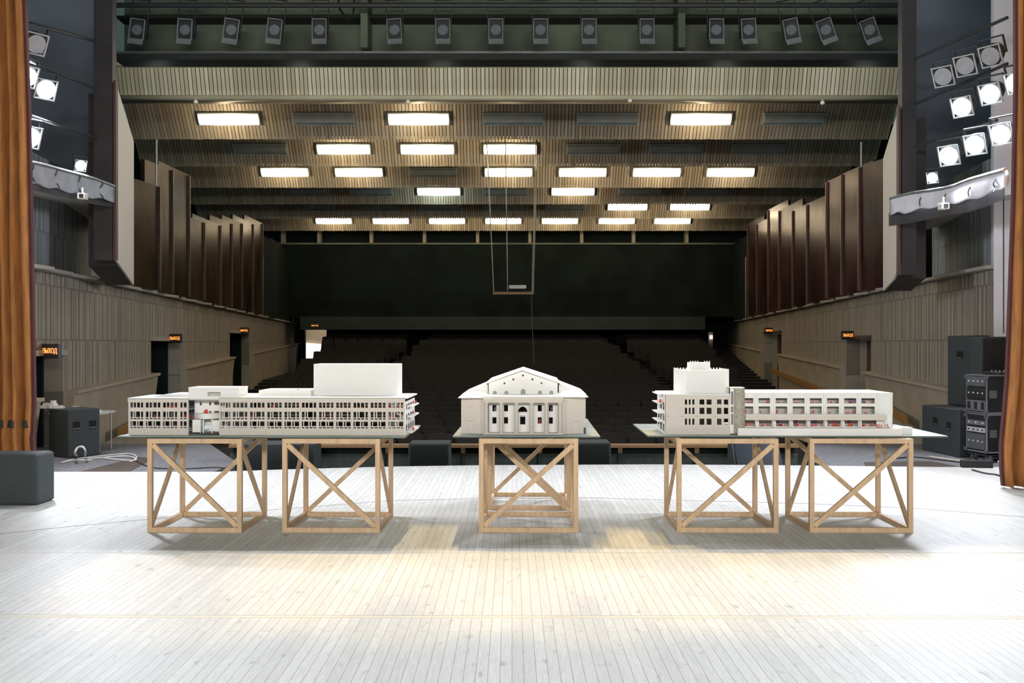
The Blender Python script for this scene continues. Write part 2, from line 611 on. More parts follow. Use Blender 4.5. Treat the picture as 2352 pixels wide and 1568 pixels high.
def wall_side(side):
    s = -1 if side == 'left' else 1
    W = WL if s < 0 else WR
    z0, z1 = (11.3 if s < 0 else 13.4), 50.5
    a, b = Vector((W(z0), z0, 0)), Vector((W(z1), z1, 0))
    L = (b - a).length
    ang = math.atan2(b.y - a.y, b.x - a.x)
    top = 2.52 if s < 0 else 2.555
    k = L / (z1 - z0)

    def u(px):   # distance along the wall for an image column
        z = (10692 / (894 - px)) if s < 0 else (11198 / (px - 1447))
        return (z - z0) * k, z
    # local frame: x along the wall away from the stage, y = left normal (pointing to -X side for both), z up
    doors_ = ([(70, 145, 815), (347, 413, 782), (528, 572, 765)] if s < 0 else [(2000, 1945, 778), (1795, 1756, 765)])
    holes, infos = [], []
    for pa, pb, yt in doors_:
        ua, za = u(pa)
        ub, zb = u(pb)
        zt = H + (HZ - yt) * ((za + zb) / 2) / F
        zb_ = zt - 2.25
        holes.append((ua, ub, zb_, zt))
        infos.append((ua, ub, zb_, zt))
    th = 0.3
    y0 = 0 if s < 0 else -th
    w = MB().facade(0, L, -1.6, top, y0, th, holes).build('wall_' + side, 'ribbed_concrete', loc=a, rot=(0, 0, ang))
    struct(w)
    sg = -1 if s < 0 else 1      # direction to the room interior in local y
    # wainscot with a ledge, broken at the doors
    wb = MB()
    xs = [0] + [q for h in sorted(holes) for q in (h[0] - .05, h[1] + .05)] + [L]
    for i in range(0, len(xs), 2):
        xa, xb = max(xs[i], 0), xs[i + 1]
        if xb - xa < .05:
            continue
        def lz(x):
            return 0.82 + (x / k + z0 - 15) * 0.021
        yin, yout = sg * 0.0, sg * .13
        prof = lambda x: [(x, sg * -.01, -1.6), (x, sg * .06, -1.6), (x, sg * .10, lz(x) - .5), (x, sg * .15, lz(x) - .06), (x, sg * .2, lz(x) - .05), (x, sg * .2, lz(x)), (x, sg * -.01, lz(x))]
        wb.loft([prof(xa), prof(xb)])
    o = wb.build('baseboard_' + side, 'smooth_concrete', loc=a, rot=(0, 0, ang))
    struct(o)
    # reveals behind the door openings
    for n, (ua, ub, zb_, zt) in enumerate(infos):
        d = thing('door_%d' % (n + 1 + (0 if s < 0 else 3)), None, None, loc=a, rz=ang)
        d['kind'] = 'structure'
        dep = -sg * 1.6
        r = MB()
        y_a, y_b = (-sg * th * 1.0, dep)
        lo, hi = min(y_a, y_b), max(y_a, y_b)
        r.box(ua - .05, ua, lo, hi, zb_, zt)
        r.box(ub, ub + .05, lo, hi, zb_, zt)
        r.box(ua - .05, ub + .05, lo, hi, zt, zt + .05)
        r.box(ua - .05, ub + .05, min(dep, dep - sg * .05), max(dep, dep - sg * .05), zb_, zt)
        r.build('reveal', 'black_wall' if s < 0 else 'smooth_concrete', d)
        # lintel lip
        MB().box(ua - .06, ub + .06, min(0, sg * .05), max(0, sg * .05), zt - .01, zt + .07).build('lintel', 'pale_ledge' if s < 0 else 'dark_metal', d)
        # door leaf
        if s > 0:
            lf = MB().box(ua + (ub - ua) * .05, ub - (ub - ua) * .35, -sg * .3 - .03 if sg > 0 else .30, -sg * .3 + .03 if sg > 0 else .36, zb_ + .02, zt - .04)
            lf.build('door_leaf', 'door_maroon', d)
            MB().box(ub - .35 * (ub - ua), ub - .08 * (ub - ua), -.9, -.86, zt - .22, zt - .19).build('light_tube', 'tube_glow', d)
        else:
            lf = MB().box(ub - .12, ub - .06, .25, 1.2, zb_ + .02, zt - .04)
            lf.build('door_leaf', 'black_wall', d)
    # exit signs
    sp = ([(90, 806, 30, 'door nearest the stage curtain'), (385, 777, 15, 'middle door'), (549, 759, 12, 'farthest door of the wall')] if s < 0 else
          [(1964, 770, 15, 'door nearest the loudspeakers'), (1777, 759, 10, 'farther door beside the stair rail')])
    for px, py, wpx, desc in sp:
        uu, z = u(px)
        zc = H + (HZ - py) * z / F
        wpos = a + Vector((math.cos(ang), math.sin(ang), 0)) * uu + Vector((-math.sin(ang), math.cos(ang), 0)) * sg * .07
        wd = {90: .42}.get(px, .40)
        EXIT.append((wpos, ang, zc, desc, s, wd))
    # pale ledge cap on top of the wall band, stepped as the boards above it are
    cp = MB()
    for i in range(40):
        xa, xb = i * L / 40, (i + 1) * L / 40
        o1, o2 = (.06, .22) if i % 2 else (.1, .16)
        ya, yb = sg * o1, sg * o2
        cp.loft([[(xa, -sg * .05, top), (xa, ya, top), (xa, ya, top + .05), (xa, -sg * .05, top + .05)],
                 [(xb, -sg * .05, top), (xb, yb, top), (xb, yb, top + .05), (xb, -sg * .05, top + .05)]])
    struct(cp.build('trim_8' if s < 0 else 'trim_9', 'pale_ledge', loc=a, rot=(0, 0, ang)))
    # upper wall: wood panels of differing heights
    pl = ([(300, 330, 418, 0), (330, 362, 378, 0), (362, 403, 386, 0), (403, 440, 499, 0), (440, 480, 504, 0), (480, 508, 503, 0), (508, 533, 503, 0), (533, 560, 503, 0), (560, 583, 503, 0), (583, 620, 545, 1), (620, 680, 575, 1)] if s < 0 else
          [(2040, 2008, 372, 0), (2008, 1965, 384, 0), (1965, 1928, 403, 0), (1928, 1880, 452, 0), (1880, 1845, 470, 0), (1845, 1812, 470, 0), (1812, 1785, 470, 0), (1785, 1757, 503, 0), (1757, 1735, 503, 0), (1735, 1700, 545, 1), (1700, 1645, 575, 1)])
    n_dark = 0
    for i, (pa, pb, yt, dk) in enumerate(pl):
        ua, za = u(pa)
        ub, zb = u(pb)
        hb = H + (HZ - yt) * zb / F
        ht = H + (HZ - yt) * za / F
        zt = (hb + ht) / 2
        tilt = .16
        m_ = MB()
        m_.prism([(ua, sg * .02, top + .05), (ub - .06, sg * .30, top + .05), (ub - .06, sg * .02, top + .05)], (0, 0, zt - top - .05))
        m_.box(ua, ub - .03, min(-sg * .06, sg * .02), max(-sg * .06, sg * .02), top + .05, zt)
        nm = 'black_wall' if dk else ('wood_panel_brown' if s < 0 else 'wood_panel_red')
        o = m_.build('wall_panel_' + side, nm, loc=a, rot=(0, 0, ang))
        struct(o)
        if not dk:
            bt = MB().box(ub - .10, ub - .02, min(sg * .02, sg * .34), max(sg * .02, sg * .34), top + .05, zt - .02)
            struct(bt.build('wall_batten_' + side, 'batten_brown' if s < 0 else 'batten_red', loc=a, rot=(0, 0, ang)))
    # vertical conduit pipes in front of the wood panels
    pp = ([(329, 320, 668, 'nearest the pale portal panel'), (484, 535, 705, 'middle of the wood wall'), (588, 590, 725, 'far end of the wood wall'), (661, 620, 740, 'dark rear corner')] if s < 0 else
          [(2007, 325, 678, 'nearest the pale portal panel'), (1840, 540, 708, 'middle of the wood wall'), (1727, 590, 732, 'far end of the wood wall'), (1668, 640, 745, 'dark rear corner')])
    for px, ya, yb, d in pp:
        uu, z = u(px)
        wpos = a + Vector((math.cos(ang), math.sin(ang), 0)) * uu + Vector((-math.sin(ang), math.cos(ang), 0)) * sg * .25
        zt = H + (HZ - ya) * z / F
        o = MB().tube([(0, 0, 0), (0, 0, zt - top - .05)], .022).build('conduit_pipe', 'pipe_metal', loc=(wpos.x, wpos.y, top + .05))
        tag(o, 'thin vertical pipe on the %s wood wall, %s' % (side, d), 'pipe', 'pipes on the side walls')
    return a, ang, u, sg, top


frL = wall_side('left')
frR = wall_side('right')


def text_mesh(s, size, depth, m):
    cu = bpy.data.curves.new('lettering', 'FONT')
    cu.body = s
    cu.size = size
    cu.extrude = depth
    cu.align_x = 'CENTER'
    cu.align_y = 'CENTER'
    o = bpy.data.objects.new('lettering_tmp', cu)
    COL.objects.link(o)
    dg = bpy.context.evaluated_depsgraph_get()
    me = bpy.data.meshes.new_from_object(o.evaluated_get(dg))
    bpy.data.objects.remove(o)
    me.materials.clear()
    me.materials.append(MATS[m])
    return me


TXT = text_mesh('ВЫХОД', .15, .002, 'sign_orange')


def exit_sign(wpos, rz, zc, desc, side, wd):
    t = thing('exit_sign', 'small lit orange exit sign above the %s, %s wall' % (desc, side), 'sign', (wpos.x, wpos.y, zc), rz, 'orange exit signs')
    MB().box(-wd / 2, wd / 2, -.02, .03, -.10, .10).build('sign_case', 'dark_metal', t)
    # dim glowing face with lettering on it
    o = bpy.data.objects.new('lettering', TXT)
    COL.objects.link(o)
    o.parent = t
    sc = (wd * .86) / max(1e-3, TXT_W)
    o.scale = (sc, sc, 1)
    o.rotation_euler = (math.pi / 2, 0, 0)
    o.location = (0, -.024, 0)
    return t


xs_ = [v.co.x for v in TXT.vertices]
TXT_W = max(xs_) - min(xs_)
for wpos, ang, zc, desc, s, wd in EXIT:
    # face the stage half-way so that the sign reads from the stage
    rz = ang if s > 0 else ang + math.pi
    rz = (math.radians(-90 + 55) if s > 0 else math.radians(35)) * -1
    off = Vector((0.12 if s < 0 else -0.12, -.05, 0))
    exit_sign(wpos + off, rz if s < 0 else rz, zc, desc, 'left' if s < 0 else 'right', wd)

# wooden handrail boards along the side stairs
for s, pts, nm in ((-1, [(226, 993), (293, 961)], 'left'), (1, [(2128, 965), (2052, 922)], 'right near'), (1, [(1912, 893), (1795, 850)], 'right far')):
    (a_, b_) = pts
    W = WL if s < 0 else WR
    zf = (lambda px: 10692 / (894 - px)) if s < 0 else (lambda px: 11198 / (px - 1447))
    za, zb = zf(a_[0]), zf(b_[0])
    pa = Vector((W(za) - s * .35, za, ZW(a_[1], za)))
    pb = Vector((W(zb) - s * .35, zb, ZW(b_[1], zb)))
    o = MB().bar(pa, pb, .05, .14).build('stair_rail', 'orange_wood', off=pa)
    o.location = pa
    lab = {'left': 'sloping orange wooden rail board behind the white table at left',
           'right near': 'sloping orange wooden rail board between the right model and the black subwoofer',
           'right far': 'sloping orange wooden rail board beside the far door of the right wall'}[nm]
    tag(o, lab, 'handrail')

# ------------------------------------------------------------------ REAR WALL
ZB = 44.5
mb = MB()
mb.box(XW(600, ZB), XW(1760, ZB), ZB, ZB + .5, ZW(727, ZB), ZW(560, ZB))
struct(mb.build('wall_back', 'black_wall'))
mb = MB().box(XW(600, ZB), XW(1760, ZB), ZB + .8, ZB + 1, ZW(560, ZB), ZW(470, ZB))
struct(mb.build('wall_back_upper', 'black_wall'))
struct(MB().box(XW(690, ZB - .2), XW(1619, ZB - .2), ZB - .25, ZB + .5, ZW(757, ZB), ZW(727, ZB)).build('trim_10', 'bridge_beam'))
struct(MB().box(XW(640, ZB), XW(1700, ZB), ZB - .12, ZB + .1, ZW(562, ZB), ZW(558, ZB)).build('trim_11', 'bridge_wall'))
for i, px in enumerate([650, 733, 853, 975, 1097, 1217, 1336, 1455, 1577]):
    struct(MB().box(XW(px - 3.5, ZB), XW(px + 3.5, ZB), ZB - .1, ZB + .3, ZW(560, ZB), ZW(526, ZB)).build('trim_%d' % (12 + i), 'beige_lip'))
# wall at the very back under the overhang, with lit foyer doorways
ZR = 50.2
dz = (XW(700, ZR), XW(750, ZR), ZW(860, ZR), ZW(755, ZR))
dz2 = (XW(1627, ZR), XW(1640, ZR), ZW(800, ZR), ZW(762, ZR))
struct(MB().facade(WL(ZR) - 1.5, WR(ZR) + 1.5, -1.2, ZW(700, ZR), ZR, .3, [dz, dz2]).build('wall_rear', 'black_wall'))
struct(MB().box(WL(52) - 1, WR(52) + 1, ZR + 3.2, ZR + 3.3, -1.2, 3.2).build('wall_foyer', 'smooth_concrete'))
struct(MB().box(WL(52) - 1, WR(52) + 1, ZB + .4, ZR + 3.4, ZW(727, ZB) - .02, ZW(727, ZB) + .2).build('ceiling_overhang', 'black_wall'))
struct(MB().box(WL(52) - 1, WR(52) + 1, ZR - .6, ZR + 3.4, -1.3, ZW(840, ZR)).build('floor_foyer', 'aud_floor'))
# bright foyer window with sheer curtain folds seen through the left doorway
mb = MB()
x0, x1 = XW(690, ZR + 3), XW(764, ZR + 3)
n = 36
r0, r1 = [], []
for i in range(n + 1):
    x = x0 + (x1 - x0) * i / n
    y = ZR + 3.0 + .05 * math.sin(i * 1.3)
    r0.append((x, y, ZW(845, ZR + 3)))
    r1.append((x, y, ZW(786 + 6 * i / n, ZR + 3)))
mb.loft([r0, r1], close=False, cap=False)
o = mb.build('window_1', 'foyer_glow')
struct(o)
o = MB().box(XW(1630, ZR + 3), XW(1650, ZR + 3), ZR + 3.0, ZR + 3.05, ZW(778, ZR), ZW(768, ZR)).build('window_2', 'foyer_glow')
struct(o)
o = exit_sign(Vector((XW(728, ZB) , ZB - .45, 0)), 0, ZW(748, ZB), 'bright foyer doorway', 'rear', .36)
o['label'] = 'small orange exit sign on the rear beam above the bright foyer doorway'

# outer dark walls of the hall
struct(MB().box(-13.2, -13, 15.5, 51, -1, 9).build('wall_outer_left', 'black_wall'))
struct(MB().box(13, 13.2, 15.5, 51, -1, 9).build('wall_outer_right', 'black_wall'))
struct(MB().box(-13.2, 13.2, ZB + .9, ZB + 1.1, ZW(560, ZB), 9).build('wall_outer_back', 'black_wall'))

# ------------------------------------------------------------------ SLATTED CEILING
PITCH = .096
# steep slatted facets hung one behind the other; each carries a row of lights
panels = [(22.2, 6.46, 22.42, 5.78, 9.55)]
for zc, yb_px, hw in ((25.5, 320, 10.2), (29.0, 382, 11.3), (32.6, 431, 11.8), (36.0, 469, 12.2), (38.8 + .4, 502, 12.6), (42.8, 530, 12.9)):
    hb = (HZ - yb_px) * (zc + .33) / F
    panels.append((zc - .33, hb + .86, zc + .33, hb, hw))
for i, (ya, ha, yb, hb, hw) in enumerate(panels):
    cxo = 0.03 - .0245 * ((ya + yb) / 2 - 22.8)
    mb = MB()
    n = int(hw / PITCH)
    za, zb = H + ha, H + hb
    for k in range(-n, n):
        x0 = k * PITCH + .0085
        x1 = x0 + PITCH - .017
        e = random.uniform(-.006, .006)
        mb.loft([[(x0, ya, za + e), (x1, ya, za + e), (x1, ya, za + .05 + e), (x0, ya, za + .05 + e)],
                 [(x0, yb, zb + e), (x1, yb, zb + e), (x1, yb, zb + .05 + e), (x0, yb, zb + .05 + e)]])
    struct(mb.build('ceiling_slats', 'ceiling_slat', loc=(cxo, 0, 0)))
    bk = MB().loft([[(-hw, ya, za + .09), (hw, ya, za + .09), (hw, ya, za + .12), (-hw, ya, za + .12)], [(-hw, yb, zb + .09), (hw, yb, zb + .09), (hw, yb, zb + .12), (-hw, yb, zb + .12)]])
    if i > 0:     # riser closing the step to the next panel
        nx = panels[i + 1] if i + 1 < len(panels) else None
        if nx:
            bk.loft([[(-hw, yb + .05, zb + .10), (hw, yb + .05, zb + .10), (hw, yb + .05, zb + .14), (-hw, yb + .05, zb + .14)],
                     [(-hw, nx[0] + .1, H + nx[1] + .10), (hw, nx[0] + .1, H + nx[1] + .10), (hw, nx[0] + .1, H + nx[1] + .14), (-hw, nx[0] + .1, H + nx[1] + .14)]])
    struct(bk.build('ceiling_backing', 'slat_backing', loc=(cxo, 0, 0)))
# beige lips before and behind the first slatted fascia
mb = MB().box(-9.6, 9.6, 22.0, 22.19, H + 6.40, H + 6.55)
struct(mb.build('trim_21', 'beige_lip'))
rings = []
for t in range(9):
    an = math.pi * t / 8 - math.pi / 2
    rings.append((22.44 + .09 * math.cos(an + math.pi), H + 5.76 + .07 * math.sin(an)))
mb = MB().loft([[(-9.5, y, z) for y, z in rings] + [(-9.5, 22.7, H + 5.83), (-9.5, 22.7, H + 5.69)], [(9.5, y, z) for y, z in rings] + [(9.5, 22.7, H + 5.83), (9.5, 22.7, H + 5.69)]])
struct(mb.build('trim_22', 'beige_lip', smooth=True))
struct(MB().box(-9.8, 9.8, 22.45, 25.3, H + 6.5, H + 6.55).build('ceiling_cove', 'slat_backing'))

# fluorescent fixtures
LW = 1.57
light_rows = [
    (25.5, [527, 745, 962, 1179, 1395, 1609, 1822], 272, [1, 0, 1, 0, 0, 1, 0]),
    (29.0, [598, 790, 982, 1172, 1363, 1553, 1741], 341, [0, 1, 1, 1, 0, 0, 0]),
    (32.6, [655, 825, 995, 1168, 1338, 1508, 1677], 394, [1, 1, 0, 1, 1, 1, 1]),
    (36.0, [697, 852, 1008, 1162, 1316, 1470, 1622], 438, [0, 0, 2, 0, 1, 0, 0]),
    (39.2, [726, 869, 1012, 1155, 1298, 1441, 1584], 473, [0, 0, 0, 0, 0, 1, 1]),
    (42.8, [767, 898, 1027, 1156, 1286, 1416, 1544], 505, [1, 1, 1, 1, 1, 1, 1])]
rown = ['nearest', 'second', 'third', 'fourth', 'fifth', 'farthest']
posn = ['leftmost', 'second from left', 'third from left', 'middle', 'third from right', 'second from right', 'rightmost']


def make_fixture(kind):
    t = thing('ceiling_light', '', 'ceiling light', (0, 0, 0), 0, 'fluorescent ceiling lights')
    w, d = LW / 2, .15
    hs = MB()
    hs.box(-w - .03, w + .03, -d - .03, -d, -.09, .06)
    hs.box(-w - .03, w + .03, d, d + .03, -.09, .06)
    hs.box(-w - .03, -w, -d, d, -.09, .06)
    hs.box(w, w + .03, -d, d, -.09, .06)
    hs.build('housing', 'fixture_grey', t)
    k = 10
    prof = [(d * math.cos(math.pi + math.pi * j / k), -.02 + .12 * math.sin(math.pi + math.pi * j / k)) for j in range(k + 1)]
    df = MB().loft([[(-w, y, z) for y, z in prof], [(w, y, z) for y, z in prof]])
    o = df.build('diffuser', {0: 'fixture_grey', 1: 'lamp_warm', 2: 'lamp_cool'}[kind], t, smooth=False)
    part_label(o, {0: 'dark grey unlit curved cover', 1: 'glowing warm white cover', 2: 'glowing cool white cover'}[kind])
    return t


protos = {}
LAMPS = []
for r, (z, pxs, py, lit) in enumerate(light_rows):
    sl = math.atan2(panels[r + 1][3] - panels[r + 1][1], panels[r + 1][2] - panels[r + 1][0])
    for c, (px, l) in enumerate(zip(pxs, lit)):
        loc = P(px, py, z)
        pn = panels[r + 1]
        # seat the fixture on the sloping facet
        zf_ = H + pn[1] + (pn[3] - pn[1]) * (loc.y - pn[0]) / (pn[2] - pn[0])
        loc.y += max(-.25, min(.2, (zf_ - loc.z) / .86 * .66)) if zf_ < loc.z + 9 else 0
        loc.x *= loc.y / z
        loc.z = H + pn[1] + (pn[3] - pn[1]) * (loc.y - pn[0]) / (pn[2] - pn[0])
        if l not in protos:
            t = protos[l] = make_fixture(l)
            t.location = loc
        else:
            t = dup(protos[l], loc)
        t.rotation_euler = (sl, 0, 0)
        st = {0: 'unlit dark', 1: 'glowing warm white', 2: 'glowing cool white'}[l]
        t['label'] = '%s ceiling light, %s in the %s row from the stage' % (st, posn[c], rown[r])
        if l:
            LAMPS.append((loc, l))

# ------------------------------------------------------------------ LIGHTING BRIDGE above the front of the hall
ZG = 19.0
struct(MB().box(XW(262, ZG), XW(2087, ZG), ZG, ZG + .5, ZW(137, ZG), ZW(121, ZG)).build('beam_bridge', 'bridge_beam'))
struct(MB().box(XW(262, ZG), XW(2087, ZG), ZG + .5, ZG + .6, ZW(122, ZG), ZW(-60, ZG)).build('wall_bridge', 'bridge_wall'))
struct(MB().box(XW(262, ZG), XW(2087, ZG), ZG - .05, ZG + .02, ZW(124, ZG), ZW(119, ZG)).build('trim_23', 'pipe_metal'))
struct(MB().box(XW(262, ZG), XW(2087, ZG), ZG + .1, 21.7, H + 6.5, H + 6.55).build('ceiling_bridge', 'slat_backing'))
for i, px in enumerate([830, 1556]):
    struct(MB().box(XW(px, ZG), XW(px + 16, ZG), ZG - .1, ZG + .5, ZW(112, ZG), ZW(-60, ZG)).build('beam_post', 'bridge_wall'))
struct(MB().tube([P(230, 12, ZG - .6), P(2110, 12, ZG - .6)], .05).build('beam_pipe', 'dark_metal'))
spots = [(318, 0.1, 1), (428, .05, 0), (533, .12, 1), (632, .1, 0), (736, 0, 1), (908, -.05, 0), (1018, 0, 1), (1139, 0, 1), (1241, 0, 0), (1352, 0, 1), (1484, 0, 1), (1643, 0, 0), (1717, -.04, 1), (1816, -.16, 1), (1897, -.3, 0), (1997, -.3, 0)]


def make_spot():
    t = thing('stage_spotlight', '', 'spotlight', (0, 0, 0), 0, 'spotlights hung along the lighting bridge')
    # body: rear drum and open front box
    MB().loft([[(-.12, -.08, -.16), (.12, -.08, -.16), (.12, -.08, .18), (-.12, -.08, .18)], [(-.10, .3, -.05), (.10, .3, -.05), (.10, .3, .25), (-.10, .3, .25)]]).build('housing', 'dark_metal', t)
    fr = MB()
    fr.box(-.14, -.125, -.13, -.08, -.18, .2)
    fr.box(.125, .14, -.13, -.08, -.18, .2)
    fr.box(-.14, .14, -.13, -.08, .19, .205)
    part_label(fr.build('barn_door_frame', 'flap_grey', t), 'pale metal frame round the lens')
    MB().prism([(-.14, -.13, -.18), (.14, -.13, -.18), (.15, -.19, -.30), (-.13, -.19, -.30)], (0, .01, 0)).build('flap', 'flap_grey', t)
    MB().disc((0, -.085, 0.0), (0, -1, 0), .10, .01).build('lens', 'lens_glass', t)
    y = MB()
    y.box(-.165, -.15, -.02, .02, -.02, .62)
    y.box(.15, .165, -.02, .02, -.02, .62)
    y.box(-.165, .165, -.02, .02, .60, .62)
    y.build('yoke', 'dark_metal', t)
    return t


ps = None
names_x = ['leftmost', 'second from left', 'third from left', 'fourth from left', 'fifth from left', 'sixth from left', 'seventh from left', 'eighth from left', 'eighth from right', 'seventh from right', 'sixth from right', 'fifth from right', 'fourth from right', 'third from right', 'second from right', 'rightmost']
for i, (px, tl, vis) in enumerate(spots):
    loc = P(px, 72, ZG - .6)
    if ps is None:
        t = ps = make_spot()
        t.location = loc
    else:
        t = dup(ps, loc)
    t.rotation_euler = (0, tl, tl)
    t['label'] = 'small unlit spotlight on the dark lighting bridge, %s in its row' % names_x[i]
# hanging black cable bundle on the bridge
o = MB().tube([P(775, -20, ZG - .3), P(780, 20, ZG - .3), P(800, 48, ZG - .3), P(812, 30, ZG - .3), P(815, -20, ZG - .3)], .02).build('hanging_cable', 'cable_black')
tag(o, 'black cable loop hanging on the lighting bridge left of centre', 'cable')

# small cameras on the first ceiling lip
dm = None
for i, (px, py, nm) in enumerate([(450, 233, 'left end'), (937, 233, 'above the bright third lamp'), (1447, 230, 'right of centre'), (1889, 235, 'right end')]):
    loc = P(px, py, 22.3)
    t = thing('ceiling_sensor', 'tiny round pale sensor under the first ceiling lip, %s' % nm, 'sensor', loc, 0, 'small sensors on the ceiling lip')
    MB().cyl((0, 0), .03, 0, .06, 12).build('mount', 'pale_ledge', t)
    MB().loft([[(r * math.cos(a * math.pi / 6), r * math.sin(a * math.pi / 6), z) for a in range(12)] for r, z in ((.02, -.06), (.05, -.03), (.055, 0), (.05, .01))]).build('dome', 'white_paint', t, smooth=True)

# ------------------------------------------------------------------ PORTAL POSTS with pale panels
def portal(side):
    s = -1 if side == 'left' else 1
    Yf = 14.0
    if s < 0:
        pin, pout, pback, Yb = 258, 215, 303, 15.88
        ytop, ytb, ybf, ybb = 185, 325, 597, 655
    else:
        pin, pout, pback, Yb = 2072, 2105, 2033, 15.6
        ytop, ytb, ybf, ybb = 245, 365, 630, 668
    A = Vector((XW(pin, Yf), Yf, 0))
    B = Vector((XW(pback, Yb), Yb, 0))
    Cc = Vector((XW(pout, Yf), Yf, 0))
    D = Vector((XW(pout, Yf) + s * .5, Yb, 0))
    zf, zb = ZW(ybf, Yf), ZW(ybb, Yb)
    m_ = MB()
    zt1, zt2 = ZW(ytop, Yf), ZW(ytb, Yb)
    o_ = Vector((s * .42, 0, 0))
    Ai = A + (B - A) * (.36 / (B.y - A.y))
    zfi, zti = zf + (zb - zf) * .19, zt1 + (zt2 - zt1) * .19
    m_.loft([[(Ai.x, Ai.y, zfi), (B.x, B.y, zb), (B.x, B.y, zt2), (Ai.x, Ai.y, zti)], [(Ai.x + o_.x, Ai.y, zfi), (B.x + o_.x, B.y, zb), (B.x + o_.x, B.y, zt2), (Ai.x + o_.x, Ai.y, zti)]])
    m_.loft([[(A.x, A.y, zf), (Ai.x, Ai.y, zf), (Cc.x, Ai.y, zf), (Cc.x, Cc.y, zf)], [(A.x, A.y, 7.6), (Ai.x, Ai.y, 7.6), (Cc.x, Ai.y, 7.6), (Cc.x, Cc.y, 7.6)]])
    struct(m_.build('wall_portal_' + side, 'dark_post'))
    # pale inner panel
    nrm = Vector((B.y - A.y, -(B.x - A.x), 0)).normalized() * (1 if s < 0 else -1)
    e = nrm * .03
    t0, t1 = .04, .98
    pa, pb = A.lerp(B, t0), A.lerp(B, t1)
    if s < 0:
        pts = [(pa, zf + .02), (pb, zb), (pb, ZW(ytb, Yb)), (pa, ZW(ytop, Yf))]
    else:
        pc = A.lerp(B, .35)
        pts = [(pa, zf + .25), (A.lerp(B, .12), zf + .08), (pc, zf - .04), (pb, zb), (pb, ZW(ytb, Yb)), (pa, ZW(ytop, Yf))]
    q = [(p.x + e.x * .2, p.y + e.y * .2, z) for p, z in pts]
    struct(MB().prism(q, e).build('wall_panel_pale_' + side, 'cream_panel'))
    # dark red edge strip along the front edge of the pale panel
    ez = MB().loft([[(A.x + e.x - s * 0, A.y - .03, z), (A.x + e.x * 2.2, A.y - .03, z), (A.x + e.x * 2.2, A.y + .05, z), (A.x, A.y + .05, z)] for z in (zf, ZW(ytop, Yf))])
    struct(ez.build('trim_24' if s < 0 else 'trim_25', 'dark_red_edge'))
    # wall behind the side bay, from the post outwards
    xo = XW(20, 15.9) if s < 0 else XW(2340, 15.9)
    xi = XW(240, 15.9) if s < 0 else XW(2090, 15.9)
    struct(MB().box(min(xo, xi) - (1.5 if s < 0 else 0), max(xo, xi) + (1.5 if s > 0 else 0), 15.9, 16.1, ZW(470, 15.9), 8.4).build('wall_bay_' + side, 'side_wall'))


portal('left')
portal('right')

# grey grooved wall and soffit in the side bays (above the concrete band)
for s in (-1, 1):
    side = 'left' if s < 0 else 'right'
    W = WL if s < 0 else WR
    z0, z1 = (10.6 if s < 0 else 13.4), 16.6
    a = Vector((W(z0) + s * .25, z0, 0))
    b = Vector((W(z1) + s * .25, z1, 0))
    ang = math.atan2(b.y - a.y, b.x - a.x)
    top = 2.52 if s < 0 else 2.555
    struct(MB().box(0, (b - a).length, -.1, .1, top - .5, 4.2).build('wall_bay_side_' + side, 'grey_concrete', loc=a, rot=(0, 0, ang)))
    # gallery slab: pale soffit sloping up outwards
    if s < 0:
        pts = [P(40, 432, 12.2), P(238, 492, 14.3), P(238, 480, 16.0), P(40, 480, 16.0)]
        g = MB().prism([P(30, 425, 11.9), P(240, 470, 14.4), P(262, 520, 16.3), P(-60, 470, 16.3)], (0, 0, .12))
    else:
        g = MB().prism([P(2345, 440, 11.9), P(2075, 508, 14.4), P(2060, 540, 16.3), P(2420, 470, 16.3)], (0, 0, .12))
    struct(g.build('ceiling_gallery_' + side, 'soffit_plaster'))

